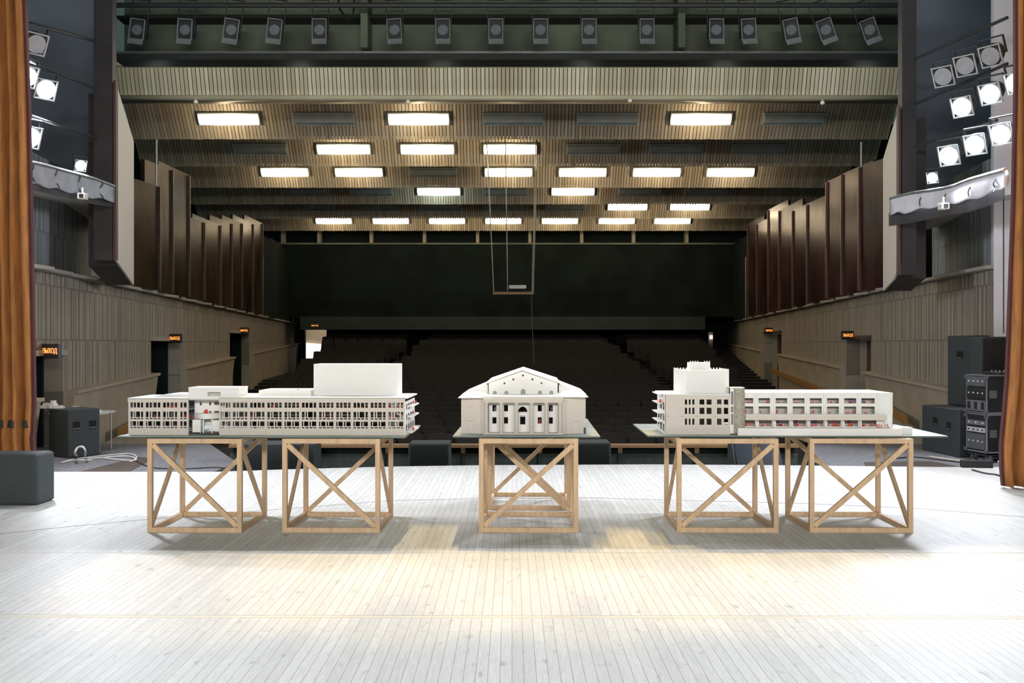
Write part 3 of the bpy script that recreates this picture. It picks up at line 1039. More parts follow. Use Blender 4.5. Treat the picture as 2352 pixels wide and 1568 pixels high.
# gallery rails wrapped in cloth
def wrapped_rail(side):
    if side == 'left':
        pts = [(52, 372, 418, 11.6), (90, 378, 425, 12.0), (130, 389, 434, 12.4), (175, 401, 444, 12.9), (215, 412, 455, 13.4), (262, 430, 462, 13.9)]
        m_ = 'cloth_grey'
    else:
        pts = [(2308, 392, 428, 11.4), (2270, 402, 446, 11.8), (2225, 415, 460, 12.2), (2180, 433, 468, 12.7), (2130, 441, 478, 13.2), (2080, 448, 488, 13.6), (2045, 458, 492, 13.9)]
        m_ = 'cloth_white'
    root_p = P(pts[0][0], pts[0][1], pts[0][3])
    t = thing('gallery_rail', ('grey' if side == 'left' else 'white') + ' cloth-wrapped gallery railing in the %s side bay' % side, 'railing', root_p)
    fr, bk = [], []
    seg = []
    for i in range(len(pts) - 1):
        for k in range(6):
            f = k / 6
            seg.append([pts[i][j] * (1 - f) + pts[i + 1][j] * f for j in range(4)])
    seg.append(list(pts[-1]))
    rings = []
    rnd = random.Random(3)
    for i, (px, ya, yb, Y) in enumerate(seg):
        w = .02 * math.sin(i * 1.1) + .015 * rnd.uniform(-1, 1)
        sag = 3 * math.sin(i * .9)
        A = P(px, ya, Y)
        B = P(px, yb + sag, Y)
        prof = []
        for j in range(9):
            tt = j / 8
            p = A.lerp(B, tt)
            p.y -= .05 + .06 * math.sin(tt * math.pi) + w * math.sin(tt * 5 + i)
            prof.append(p)
        for j in range(8, -1, -1):
            tt = j / 8
            p = A.lerp(B, tt)
            p.y += .03
            prof.append(p)
        rings.append(prof)
    MB().loft(rings).build('cloth_wrap', m_, t, off=root_p, smooth=True)
    MB().tube([P(s_[0], s_[1] - 2, s_[3]) for s_ in seg[::4] + [seg[-1]]], .025).build('top_rail', 'pipe_metal', t, off=root_p)
    # fascia under the cloth
    fa = [P(s_[0], s_[2] - 4, s_[3] + .1) for s_ in seg[::3]]
    fb = [P(s_[0], s_[2] + (14 if side == 'left' else 26), s_[3] + .1) for s_ in seg[::3]]
    q = MB()
    for i in range(len(fa) - 1):
        q.prism([fa[i], fa[i + 1], fb[i + 1], fb[i]], (0, .06, 0))
    q.build('fascia', 'dark_post', t, off=root_p)
    # cord ties around the cloth
    for i in (5, 13, 20, 27):
        if i < len(rings):
            MB().tube([p + Vector((0.02 * math.sin(k), -.012, 0)) for k, p in enumerate(rings[i][:9])], .008, 5).build('tie_cord', 'dark_metal', t, off=root_p)
    return t


wrapped_rail('left')
wrapped_rail('right')
for px, py, Y, nm in ((190, 451, 12.9, 'left'), (2167, 474, 12.4, 'right')):
    c = P(px, py, Y)
    t = thing('wall_camera', 'small white box camera under the %s gallery railing' % nm, 'camera', c)
    MB().cbox(-.05, .05, -.06, .06, -.04, .04, .006).build('camera_body', 'white_paint', t)
    MB().box(-.02, .035, -.07, -.058, -.025, .025).build('lens', 'hole_black', t)
    MB().box(-.01, .01, -.01, .01, .04, .12).build('bracket', 'white_paint', t)

# pale curved pillar at the right edge and its counterpart strip
q = [(6.73, 13.38)]
for k in range(1, 7):
    a_ = k / 6 * math.pi / 2
    q.append((6.73 + .56 * k / 6, 13.38 - .42 * math.sin(a_)))
q += [(8.2, 12.95), (8.2, 13.9), (6.95, 13.9)]
struct(MB().prism([(x, y, -.02) for x, y in q], (0, 0, 8.0)).build('wall_pillar_right', 'pale_plaster'))
o = MB().tube([P(2305, 415, 12.75), P(2305, 765, 12.75)], .008, 6).build('pillar_cord', 'dark_metal')
tag(o, 'thin dark cord running down the pale pillar beside the right curtain', 'cord')

# ------------------------------------------------------------------ CURTAINS
def curtain(name, label, x0, x1, Y, prof, folds, depth, mat_, side):
    """prof: list of (z, xin_edge) for the inner edge; outer edge fixed"""
    t = thing(name, label, 'curtain', ((x0 + x1) / 2, Y, 0))
    off = Vector(((x0 + x1) / 2, Y, 0))
    n = folds * 10
    rings = []
    rnd = random.Random(5)
    ph = [rnd.uniform(-.6, .6) for _ in range(folds + 2)]
    for z, inner, dsc in prof:
        r = []
        out = x0 if side < 0 else x1
        for i in range(n + 1):
            f = i / n
            x = out + (inner - out) * f
            y = Y + depth * dsc * math.sin(f * folds * 2 * math.pi + ph[int(f * folds)] * .0 + .2 * math.sin(z)) + depth * .3 * math.sin(f * folds * 3.1 * math.pi + z)
            r.append((x, y, z))
        rings.append(r)
    o = MB().loft(rings, close=False, cap=False).build('drape', mat_, t, off=off, smooth=True)
    md = o.modifiers.new('thickness', 'SOLIDIFY')
    md.thickness = .012
    return t, off, rings


YC = 10.1
zz = [0.02, .25, .42, .50, .6, .9, 1.5, 2.2, 3.0, 4.0, 5.4, 6.2]
px_in = [75, 75, 73, 71, 73, 75, 72, 68, 64, 60, 50, 44]
prof = [(z, XW(p, YC), .75 if i in (2, 3) else 1.0) for i, (z, p) in enumerate(zip(zz, px_in))]
t, off, rings = curtain('stage_curtain', 'tall orange-brown velvet stage curtain tied with a dark band, left edge', XW(-230, YC), XW(75, YC), YC, prof, 12, .075, 'curtain_orange', -1)
# dark inner hem and tie band
MB().loft([[(r[-1][0] - .01, r[-1][1] - .02, r[-1][2]), (r[-1][0] + .035, r[-1][1] - .02, r[-1][2]), (r[-1][0] + .035, r[-1][1] + .03, r[-1][2]), (r[-1][0] - .01, r[-1][1] + .03, r[-1][2])] for r in rings]).build('edge_hem', 'curtain_dark', t, off=off)
band = [[(x, y - .022, z0_) for x, y, z in rings[3]] for z0_ in (.62, .70)]
o = MB().loft(band, close=False, cap=False).build('tie_band', 'tie_band', t, off=off)
o.modifiers.new('thickness', 'SOLIDIFY').thickness = .012
YD = 10.0
zz = [0.02, .2, .45, .8, 1.1, 1.5, 2.2, 3.0, 4.0, 5.4, 6.2]
px_in = [2309, 2306, 2306, 2314, 2320, 2324, 2328, 2331, 2333, 2334, 2334]
prof = [(z, XW(p, YD), 1.0) for z, p in zip(zz, px_in)]
t, off, rings = curtain('stage_curtain', 'tall orange-brown velvet stage curtain flaring at the hem, right edge', XW(2309, YD), XW(2620, YD), YD, prof, 11, .07, 'curtain_orange', 1)
MB().loft([[(r[-1][0] + .01, r[-1][1] - .02, r[-1][2]), (r[-1][0] - .03, r[-1][1] - .02, r[-1][2]), (r[-1][0] - .03, r[-1][1] + .03, r[-1][2]), (r[-1][0] + .01, r[-1][1] + .03, r[-1][2])] for r in rings]).build('edge_hem', 'curtain_dark', t, off=off)

# ------------------------------------------------------------------ FLOODLIGHTS in the side bays
def make_flood(lit):
    t = thing('floodlight', '', 'floodlight', (0, 0, 0), 0, 'lit floodlights in the side bays' if lit else 'unlit floodlights in the side bays')
    k = 20
    pr = [(.05, .24), (.10, .2), (.13, .1), (.14, 0)]
    MB().loft([[(r * math.cos(2 * math.pi * j / k), y, r * math.sin(2 * math.pi * j / k)) for j in range(k)] for r, y in pr]).build('housing', 'dark_metal', t, smooth=True)
    MB().disc((0, -.012, 0), (0, -1, 0), .115, .01).build('lens', 'flood_lens' if lit else 'lens_glass', t)
    fr = MB()
    fr.box(-.135, .135, -.02, 0, -.135, -.12)
    fr.box(-.135, .135, -.02, 0, .12, .135)
    fr.box(-.135, -.12, -.02, 0, -.12, .12)
    fr.box(.12, .135, -.02, 0, -.12, .12)
    fr.build('filter_frame', 'fixture_grey', t)
    y = MB()
    y.box(-.155, -.145, .08, .12, -.02, .2)
    y.box(.145, .155, .08, .12, -.02, .2)
    y.box(-.155, .155, .08, .12, .19, .205)
    y.build('yoke', 'dark_metal', t)
    return t


floods = [(60, 175, 11.6, 1, 'upper of the left bay, touching the curtain edge'), (105, 205, 12.35, 1, 'upper of the left bay, right of its neighbour'), (68, 315, 11.6, 1, 'lower of the left bay beside the curtain'),
          (185, 380, 13.2, 1, 'small and far in the left bay, just above the cloth railing'), (82, 100, 11.8, 0, 'in the left bay above the lit pair'),
          (2210, 245, 12.4, 1, 'upper row of the right bay, farthest from the curtain'), (2275, 215, 12.0, 1, 'upper row of the right bay, middle'), (2335, 190, 11.6, 1, 'upper row of the right bay, against the pillar'),
          (2180, 357, 12.6, 1, 'lower row of the right bay, farthest from the curtain'), (2240, 332, 12.2, 1, 'lower row of the right bay, middle'), (2300, 308, 11.8, 1, 'lower row of the right bay, against the pillar'),
          (2142, 408, 13.4, 1, 'small and far in the right bay, just above the cloth railing'),
          (2167, 175, 12.6, 0, 'top row of the right bay, farthest from the curtain'), (2218, 150, 12.3, 0, 'top row of the right bay, middle'), (2276, 128, 12.0, 0, 'top row of the right bay, nearest the curtain')]
fp = {}
FL = []
for px, py, Y, lit, d in floods:
    loc = P(px, py, Y)
    if lit not in fp:
        t = fp[lit] = make_flood(lit)
        t.location = loc
    else:
        t = dup(fp[lit], loc)
    s = -1 if px < 1000 else 1
    aim = Vector((-s * .5, 7.0, .5))
    dr = (aim - loc)
    rz = math.atan2(dr.y, dr.x) + math.pi / 2
    rx = math.atan2(-dr.z, math.hypot(dr.x, dr.y))
    t.rotation_euler = (rx, 0, rz)
    if Y > 13:
        t.scale = (.6, .6, .6)
    t['label'] = ('glaring white floodlight, ' if lit else 'unlit round floodlight, ') + d
    if lit:
        FL.append((loc, aim, Y, s))
for pts, d in (([(50, 45, 11.6), (215, 95, 13.9)], 'uppermost in the left bay'), ([(50, 262, 11.7), (215, 318, 13.9)], 'below the lit pair in the left bay'), ([(40, 130, 11.6), (215, 205, 13.9)], 'carrying the lit pair in the left bay'),
               ([(2335, 32, 11.6), (2108, 135, 13.9)], 'uppermost in the right bay'), ([(2335, 140, 11.6), (2108, 240, 13.9)], 'behind the upper lit row in the right bay'), ([(2310, 272, 11.9), (2108, 338, 13.9)], 'above the lower lit row in the right bay')):
    a_, b_ = P(*pts[0]) + Vector((0, .22, .03)), P(*pts[1]) + Vector((0, .1, .03))
    o = MB().tube([a_, b_], .022).build('lighting_pipe', 'dark_metal', off=a_)
    o.location = a_
    tag(o, 'slanting metal lighting pipe, %s' % d, 'pipe', 'lighting pipes in the side bays')

# ------------------------------------------------------------------ SWINGING BAR hung from the ceiling
t = thing('hanging_bar', 'thin horizontal bar hanging on long wires in the dark hall', 'hanging bar', P(1179, 672, 25))
o0 = P(1179, 672, 25)
MB().bar(P(1132, 673, 25), P(1226, 673, 25), .05, .07).build('bar', 'rail_wood', t, off=o0)
for a_, b_ in (((1134, 672), (1118, 322)), ((1166, 668), (1161, 322)), ((1222, 672), (1231, 322)), ((1225, 672), (1234, 322))):
    MB().tube([P(a_[0], a_[1], 25), P(b_[0], b_[1], 27)], .013, 5).build('wire', 'pipe_metal', t, off=o0)
MB().tube([P(1221, 674, 25), P(1222, 740, 25), P(1227, 835, 25)], .008, 5).build('loose_cord', 'pipe_metal', t, off=o0)
p = P(1188, 660, 25)
o = MB().cbox(-.215, .235, -.12, .12, -.04, .055, .01).build('projector_box', 'white_paint', loc=p)
tag(o, 'small flat white box resting on the hanging bar', 'box')

# ------------------------------------------------------------------ PIT BARRIER, MONITORS
YB = 13.5
t = thing('pit_barrier', 'low dark green pit barrier with a worn wooden top rail', 'barrier', (0, YB, -.35))
o0 = Vector((0, YB, -.35))
xl, xr = XW(528, YB), XW(1832, YB)
MB().box(xl, xr, YB - .06, YB + .10, ZW(1027, YB), ZW(1020, YB)).build('top_rail', 'rail_wood', t, off=o0)
MB().box(xl, xr, YB + .0, YB + .06, -.35, ZW(1042, YB)).build('panel', 'barrier_green', t, off=o0)
MB().box(xl, xr, YB + .12, YB + .16, -.35, ZW(1027, YB)).build('back_board', 'black_wall', t, off=o0)
for px in (714, 891, 1064, 1240, 1424, 1600, 1775):
    MB().box(XW(px - 5, YB), XW(px + 5, YB), YB - .03, YB + .06, ZW(1040, YB), ZW(1027, YB)).build('bracket', 'rail_wood', t, off=o0)
    MB().box(XW(px - 7, YB), XW(px - 4, YB), YB - .02, YB + .0, -.35, ZW(1040, YB)).build('strut', 'black_wall', t, off=o0)


def cabinet(name, label, cat, x0, x1, y0, y1, z0, z1, rz=0, front=True, handles=(), m_='speaker_black', c=.012, grille=True):
    cx_, cy_ = (x0 + x1) / 2, (y0 + y1) / 2
    t = thing(name, label, cat, (cx_, cy_, z0), rz)
    w, d, h = (x1 - x0) / 2, (y1 - y0) / 2, z1 - z0
    MB().cbox(-w, w, -d, d, 0, h, c).build('cabinet', m_, t)
    if grille:
        MB().box(-w + .03, w - .03, -d - .006, -d + .004, .03, h - .03).build('grille', 'speaker_grille', t)
    for fx, fz, face in handles:
        if face == 'r':
            hz_ = h * fz
            yy = -d + 2 * d * fx
            o = MB().box(w - .01, w + .004, yy - .05, yy + .05, hz_ - .055, hz_ + .055).build('handle', 'hole_black', t)
            MB().box(w, w + .008, yy - .05, yy + .05, hz_ - .045, hz_ - .03).build('grip', 'device_grey', o)
        elif face == 'l':
            hz_ = h * fz
            yy = -d + 2 * d * fx
            o = MB().box(-w - .004, -w + .01, yy - .06, yy + .06, hz_ - .055, hz_ + .055).build('handle', 'hole_black', t)
            MB().box(-w - .008, -w, yy - .05, yy + .05, hz_ - .045, hz_ - .03).build('grip', 'device_grey', o)
        else:
            hz_ = h * fz
            xx = -w + 2 * w * fx
            o = MB().box(xx - .05, xx + .05, -d - .004, -d + .01, hz_ - .055, hz_ + .055).build('handle', 'hole_black', t)
            MB().box(xx - .05, xx + .05, -d - .008, -d, hz_ - .045, hz_ - .03).build('grip', 'device_grey', o)
    return t


Ym = 12.55
cabinet('stage_monitor', 'black loudspeaker back seen between the left and centre models', 'loudspeaker', XW(938, Ym), XW(1032, Ym), Ym, Ym + .45, -.35, ZW(1018, Ym), grille=True)
cabinet('stage_monitor', 'black loudspeaker beyond the stage edge just right of the centre stand', 'loudspeaker', XW(1312, Ym), XW(1403, Ym), Ym, Ym + .45, -.35, ZW(1016, Ym), grille=True)
cabinet('stage_monitor', 'wide black loudspeaker beyond the stage edge behind the two left stands', 'loudspeaker', XW(545, 12.3), XW(722, 12.3), 12.3, 12.75, -.35, ZW(1019, 12.3), grille=False)
# wedge monitor
Yw = 12.1
t = thing('wedge_monitor', 'tilted blue-black wedge monitor behind the fourth stand, by the stage edge', 'stage monitor', (XW(1745, Yw), Yw, -.35))
w = XW(1800, Yw) - XW(1690, Yw)
h = ZW(1011, Yw) + .35
sec = [(-w / 2, 0, 0), (-w / 2, -.02, h * .35), (-w / 2, .28, h), (-w / 2, .45, h * .95), (-w / 2, .5, 0)]
MB().prism(sec, (w, 0, 0)).build('cabinet', 'speaker_black', t)
MB().prism([(-w / 2 + .03, -.028, h * .38), (-w / 2 + .03, .262, h * .98), (-w / 2 + .03, .27, h * .98), (-w / 2 + .03, -.018, h * .38)], (w - .06, 0, 0)).build('grille', 'wedge_blue', t)

# ------------------------------------------------------------------ SPEAKERS AND RACKS, right side
fz = -.022
def cab_c(name, label, cx_, cy_, w, d, z0, z1, rz, **k):
    return cabinet(name, label, 'loudspeaker', cx_ - w / 2, cx_ + w / 2, cy_ - d / 2, cy_ + d / 2, z0, z1, rz=rz, **k)


cab_c('subwoofer', 'black subwoofer cabinet with two handles, under the tall loudspeakers at right', 6.25, 13.35, .6, 1.0, fz, .625, .07, handles=[(.62, .68, 'l'), (.26, .62, 'l')], grille=False)
cab_c('loudspeaker_cabinet', 'tall black loudspeaker with one square handle, stacked on the subwoofer at right', 6.474, 13.58, .3, .5, .63, 1.62, .285, handles=[(.5, .72, 'l')], grille=False)
cab_c('loudspeaker_cabinet', 'black loudspeaker above the flight cases, partly hidden by the right curtain', 6.51, 13.03, .42, .34, .63, 1.60, 0, handles=[], grille=True)


def flight_case(label, cx_, cy_, z0, w, d, h, rz, upper):
    t = thing('flight_case', label, 'equipment case', (cx_, cy_, z0), rz)
    MB().box(-w / 2 + .01, w / 2 - .01, -d / 2 + .012, d / 2 - .01, .01, h - .01).build('body', 'case_black', t)
    e = MB()
    r = .017
    for x in (-w / 2, w / 2 - r):
        for y in (-d / 2, d / 2 - r):
            e.box(x, x + r, y, y + r, 0, h)
        for z in (0, h - r):
            e.box(x, x + r, -d / 2, d / 2, z, z + r)
    for y in (-d / 2, d / 2 - r):
        for z in (0, h - r):
            e.box(-w / 2, w / 2, y, y + r, z, z + r)
    e.build('metal_edges', 'aluminium', t)
    for sx in (-1, 1):
        for sy in (-1, 1):
            for z in (.0, h - .05):
                MB().box(sx * w / 2 - .02, sx * w / 2 + .02, sy * d / 2 - .02, sy * d / 2 + .02, z, z + .04).build('corner_ball', 'device_grey', t)
    # front devices
    if upper:
        devs = [(.70, .95, 'device_grey'), (.38, .66, 'case_black'), (.06, .33, 'aluminium')]
    else:
        devs = [(.70, .82, 'aluminium'), (.52, .64, 'device_white'), (.08, .48, 'device_grey')]
    for a_, b_, m_ in devs:
        o = MB().box(-w / 2 + .025, w / 2 - .025, -d / 2 - .004, -d / 2 + .02, h * a_, h * b_).build('rack_device', m_, t)
        k = 4 if m_ != 'aluminium' else 3
        for i in range(k):
            x = -w / 2 + .07 + i * (w - .14) / (k - 1)
            if m_ == 'aluminium' and upper:
                MB().box(x - .03, x + .03, -d / 2 - .008, -d / 2, h * a_ + .02, h * b_ - .02).build('handle_slot', 'case_black', o)
            else:
                MB().disc((x, -d / 2 - .004, h * (a_ + b_) / 2), (0, -1, 0), .010, .01, 10).build('knob', 'device_white' if m_ != 'device_white' else 'hole_black', o)
    # side latch plates and recessed handle on the right (+x) face
    for yy in (-d / 2 + .09,):
        MB().box(w / 2 - .004, w / 2 + .012, yy - .05, yy + .05, h * .5 - .05, h * .5 + .05).build('latch', 'device_grey', t)
    MB().box(w / 2 - .004, w / 2 + .008, .02, .17, h * .48, h * .70).build('handle_dish', 'aluminium', t)
    MB().box(w / 2 + .004, w / 2 + .012, .04, .15, h * .53, h * .65).build('handle', 'hole_black', t)
    return t


RX, RY, RR = XW(2262, 12.0) , 12.25, -.95
flight_case('lower black flight case of rack equipment with metal edges, beside the right curtain', 6.335, 12.51, .10, .42, .60, .50, -1.42, False)
flight_case('upper black flight case of rack equipment with metal edges, beside the right curtain', 6.335, 12.51, .605, .42, .60, .50, -1.42, True)
t = thing('dolly', 'low wheeled dolly carrying the two stacked flight cases', 'dolly', (6.335, 12.51, -.022), -1.42)
MB().box(-.20, .20, -.29, .29, .085, .099).build('deck', 'dark_metal', t)
for x in (-.15, .15):
    for y in (-.22, .22):
        o = MB().tube([(x - .02, y, .045), (x + .02, y, .045)], .045, 14).build('caster', 'device_grey', t)
        MB().box(x - .028, x + .028, y - .01, y + .01, .045, .09).build('fork', 'aluminium', o)
# small mixer on top of the case
t = thing('stage_box', 'small black box with metal trims lying on the upper flight case', 'equipment', (6.32, 12.46, 1.106), -1.42)
MB().cbox(-.17, .17, -.1, .1, 0, .035, .006).build('body', 'case_black', t)
for x in (-.12, -.04, .04, .12):
    MB().cyl((x, 0), .012, .035, .055, 10).build('knob', 'aluminium', t)
# power strips heap on the floor
for i, (px, py, Y, rz_, L_) in enumerate([(2254, 1062, 11.95, .3, .30), (2318, 1064, 11.95, -.5, .26), (2243, 1072, 11.65, -.15, .36)]):
    p = P(px, py, Y)
    t = thing('power_strip', ['white power strip lying under the flight cases, leftmost of the two', 'white power strip lying under the flight cases, nearest the curtain', 'dark power distribution box in front of the flight cases'][i], 'power strip', (p.x, p.y, -.022 if Y > 11.72 else 0.0), rz_)
    m_ = 'cable_white' if i < 2 else 'case_black'
    MB().cbox(-L_ / 2, L_ / 2, -.04, .04, 0, .06 if i < 2 else .09, .006).build('body', m_, t)
    for k in range(4):
        MB().cyl((-L_ / 2 + .05 + k * (L_ - .1) / 3, 0), .022, .06 if i < 2 else .09, .075 if i < 2 else .10, 12).build('socket', 'device_white' if i < 2 else 'device_grey', t)


def cable(label, pts, r, m_, cat='cable'):
    ps_ = [Vector(p) for p in pts]
    # smooth by Catmull-Rom
    out = []
    for i in range(len(ps_) - 1):
        p0, p1, p2, p3 = ps_[max(i - 1, 0)], ps_[i], ps_[i + 1], ps_[min(i + 2, len(ps_) - 1)]
        for k in range(6):
            t_ = k / 6
            out.append(.5 * ((2 * p1) + (p2 - p0) * t_ + (2 * p0 - 5 * p1 + 4 * p2 - p3) * t_ ** 2 + (3 * p1 - p0 - 3 * p2 + p3) * t_ ** 3))
    out.append(ps_[-1])
    o = MB().tube(out, r, 6).build('floor_cable', m_, off=ps_[0], smooth=True)
    o.location = ps_[0]
    return tag(o, label, cat)


def FP(px, py, z=0.0):
    """point on a horizontal plane of height z"""
    Y = (H - z) * F / (py - HZ)
    return Vector((XW(px, Y), Y, z))


cable('thin black cable snaking over the floor in front of the right subwoofer', [FP(2060, 1052, -.01), FP(2100, 1049, -.01), FP(2160, 1056, -.01), FP(2215, 1062, -.01), FP(2260, 1066, -.01)], .008, 'cable_black')
cable('black cable curving from the power strips toward the right curtain', [FP(2232, 1078, .012), FP(2262, 1086, .012), FP(2290, 1090, .012), FP(2312, 1098, .012)], .009, 'cable_black')
cable('pale cable lying straight across the carpet near the right subwoofer', [FP(2135, 1048, -.01), FP(2190, 1056, -.01), FP(2240, 1062, -.01)], .010, 'seam_wood')

# ------------------------------------------------------------------ LEFT SIDE GEAR
cabinet('subwoofer', 'large black subwoofer cabinet with two handles beside the left curtain', 'loudspeaker', -6.23, -5.73, 12.865, 13.315, fz, .625, rz=-.63, handles=[(.25, .66, 'r'), (.76, .66, 'r')], grille=False)
# white-topped folding table
Yt = 13.72
t = thing('folding_table', 'white folding table with thin metal legs behind the left subwoofer', 'table', (XW(160, Yt), Yt, fz))
o0 = Vector((XW(160, Yt), Yt, fz))
tz = ZW(945, Yt)
MB().box(XW(128, Yt), XW(247, Yt), Yt - .22, Yt + .28, tz - .03, tz).build('tabletop', 'white_paint', t, off=o0)
for x in (XW(134, Yt), XW(240, Yt)):
    for y in (Yt - .17, Yt + .23):
        MB().tube([(x, y, fz), (x, y, tz - .03)], .014).build('leg', 'pipe_metal', t, off=o0)
its = [(88, 20, 6, 'flat white card piece, leftmost on the left subwoofer'), (106, 10, 12, 'square white paper block on the left subwoofer'), (123, 9, 17, 'tallest small white paper block on the left subwoofer'), (137, 16, 6, 'low white paper piece beside the tallest block'),
       (158, 16, 9, 'wide white paper piece in the middle of the folding table'), (180, 22, 13, 'stack of white paper near the middle of the folding table'), (203, 18, 8, 'white paper box right of the paper stack'), (228, 22, 6, 'flat white card piece at the right end of the folding table')]
for px, w_, h_, lab in its:
    x = XW(px, Yt)
    ww, hh = w_ * Yt / F, h_ * Yt / F
    rz_ = random.uniform(-.3, .3)
    q = MB()
    q.prism([(-ww / 2, -.06, 0), (ww / 2, -.05, 0), (ww / 2 * .9, .07, 0), (-ww / 2, .06, 0)], (0, 0, hh * .6))
    q.prism([(-ww / 3, -.05, hh * .6), (ww / 3, -.05, hh * .6), (ww / 4, .05, hh * .6), (-ww / 3, .05, hh * .6)], (0, 0, hh * .4))
    on_sub = px < 140
    if on_sub:
        x = XW(px, 13.05)
    o = q.build('paper_model', 'model_white', loc=(x, 13.05 if on_sub else Yt - .08, .6255 if on_sub else tz), rot=(0, 0, rz_))
    tag(o, lab, 'paper model', 'white paper pieces beside the left curtain')
# cables at left
cable('white cable arching up in front of the left subwoofer', [FP(176, 1047, -.01), P(172, 1040, 12.2), P(178, 1028, 12.3), P(190, 1026, 12.3), P(196, 1036, 12.3), FP(195, 1049, -.01)], .014, 'cable_white')
cable('bundle strand of white cable looping on the floor right of the left subwoofer', [FP(140, 1062, -.01), FP(180, 1055, -.01), FP(230, 1051, -.01), FP(280, 1047, -.01), FP(306, 1050, -.01), FP(312, 1056, -.01), FP(290, 1057, -.01), FP(240, 1052, -.01)], .010, 'cable_white')
cable('second white cable strand curling beside the looped one at left', [FP(150, 1058, -.01), FP(210, 1049, -.01), FP(270, 1043, -.01), FP(300, 1042, -.01), FP(314, 1050, -.01), FP(300, 1060, -.01)], .009, 'cable_white')
cable('thin black cable crossing the grey floor behind the left stands', [FP(312, 1058, -.01), FP(350, 1073, -.01), FP(420, 1076, -.01), FP(500, 1073, -.01), FP(524, 1078, -.01)], .007, 'cable_black')
t = thing('power_strip', 'flat white power strip under the arched cable at left', 'power strip', FP(190, 1058, -.022), .1)
MB().cbox(-.12, .12, -.035, .035, 0, .025, .005).build('body', 'cable_white', t)
MB().box(-.12, .12, -.02, .02, .025, .030).build('socket_row', 'device_grey', t)
# front-left stage monitor box
t = thing('carpeted_loudspeaker', 'dark felt-covered loudspeaker box standing on the stage at the left edge', 'loudspeaker', (-4.72, 9.08, 0))
MB().cbox(-.36, .31, -.17, .16, 0, .475, .018).build('cabinet', 'speaker_black', t)
MB().disc((-.085, -.165, .065), (0, -1, 0), .03, .008).build('port', 'hole_black', t)
for x in (-.3, .25):
    for y in (-.12, .12):
        MB().cyl((x, y), .02, -.0, .004, 10).build('foot', 'hole_black', t)

# ------------------------------------------------------------------ TABLE STANDS
ROT = -0.02
HS = .745      # stand height under the board


def stand(label, x0, x1, y0, d, mirror=False, rot=ROT):
    """x0..x1 front face extents, y0 front"""
    w = x1 - x0
    t = thing('wooden_stand', label, 'trestle stand', (x0, y0, 0), rot, 'pine trestle stands')
    r = .037
    a, b = r / 2, w - r / 2
    c, e = r / 2, d - r / 2
    for x in (a, b):
        for y in (c, e):
            MB().box(x - r / 2, x + r / 2, y - r / 2, y + r / 2, 0, HS).build('leg', 'pine', t)
    for y in (c, e):
        MB().bar((r, y, r / 2), (w - r, y, r / 2), r * .9, r).build('bottom_rail', 'pine', t)
        MB().bar((r, y, HS - r / 2), (w - r, y, HS - r / 2), r * .9, r).build('top_rail', 'pine', t)
    for x in (a, b):
        MB().bar((x, r, r / 2), (x, d - r, r / 2), r * .9, r).build('bottom_rail', 'pine', t)
        MB().bar((x, r, HS - r / 2), (x, d - r, HS - r / 2), r * .9, r).build('top_rail', 'pine', t)
    lo, hi = r * 1.3, HS - r * 1.3
    m1 = [((r * 1.1, c, hi), (w - r * 1.1, c, lo)), ((r * 1.1, e, lo), (w - r * 1.1, e, hi))]
    if mirror:
        m1 = [((r * 1.1, c, lo), (w - r * 1.1, c, hi)), ((r * 1.1, e, hi), (w - r * 1.1, e, lo))]
    for p, q in m1:
        MB().bar(p, q, .038, .024, up=(0, 1, 0)).build('brace', 'pine', t)
    for x, (p, q) in ((a, (hi, lo) if mirror else (lo, hi)), (b, (lo, hi) if mirror else (hi, lo))):
        MB().bar((x, r * 1.1, p), (x, d - r * 1.1, q), .038, .024, up=(1, 0, 0)).build('brace', 'pine', t)
    return t


Y0 = H * F / (1222 - HZ)
sd = .745
stand('leftmost pine cube stand with diagonal braces, under the long model', XW(338, Y0), XW(556, Y0), Y0, sd)
stand('second pine cube stand from left, under the long model with the tall block', XW(648, Y0), XW(873, Y0), Y0, sd)
stand('pine cube stand in front under the columned centre model', XW(1100, Y0), XW(1328, Y0), Y0, sd, mirror=True)
stand('pine cube stand behind the front one under the columned centre model', XW(1103, Y0) + .03, XW(1322, Y0) + .03, 8.68, sd + .05)
stand('pine cube stand under the left half of the right model', XW(1555, Y0), XW(1787, Y0), Y0, sd, mirror=True)
stand('rightmost pine cube stand with diagonal braces', XW(1860, Y0), XW(2096, Y0), Y0, sd, mirror=True)

# ------------------------------------------------------------------ BASE BOARDS
BZ, BT = HS, .016


def board(label, pa, pb, yf, depth, split=None):
    x0, x1 = XW(pa, yf), XW(pb, yf)
    t = thing('base_board', label, 'board', (x0, yf, BZ), ROT, 'dark green base boards')
    w = x1 - x0
    xs = [0, w] if split is None else [0, XW(split, yf) - x0, w]
    for i in range(len(xs) - 1):
        a, b = xs[i] + (.001 if i else 0), xs[i + 1]
        dz = 0 if i == 0 else .002
        MB().box(a, b, 0, depth, 0, BT * .55).build('underside', 'board_edge', t)
        MB().box(a, b, 0, depth, BT * .55 + .0002, BT + .0).build('top_sheet', 'board_green', t)
    return t


board('dark green board carrying the long left model', 270, 932, 7.70, 1.08, 598)
board('dark green board carrying the columned centre model', 1040, 1378, 7.72, 1.80, 1207)
board('dark green board carrying the right model, ending in a bare point at right', 1488, 2171, 7.76, 1.12)
TZ = BZ + BT      # model base height


# ------------------------------------------------------------------ LEFT MODEL
def frame(px0, yf):
    """local px mapping at front distance yf, origin at px0"""
    s = yf / F
    ux = lambda px: (px - px0) * s
    vz = lambda py: H - (py - HZ) * s - TZ
    return s, ux, vz


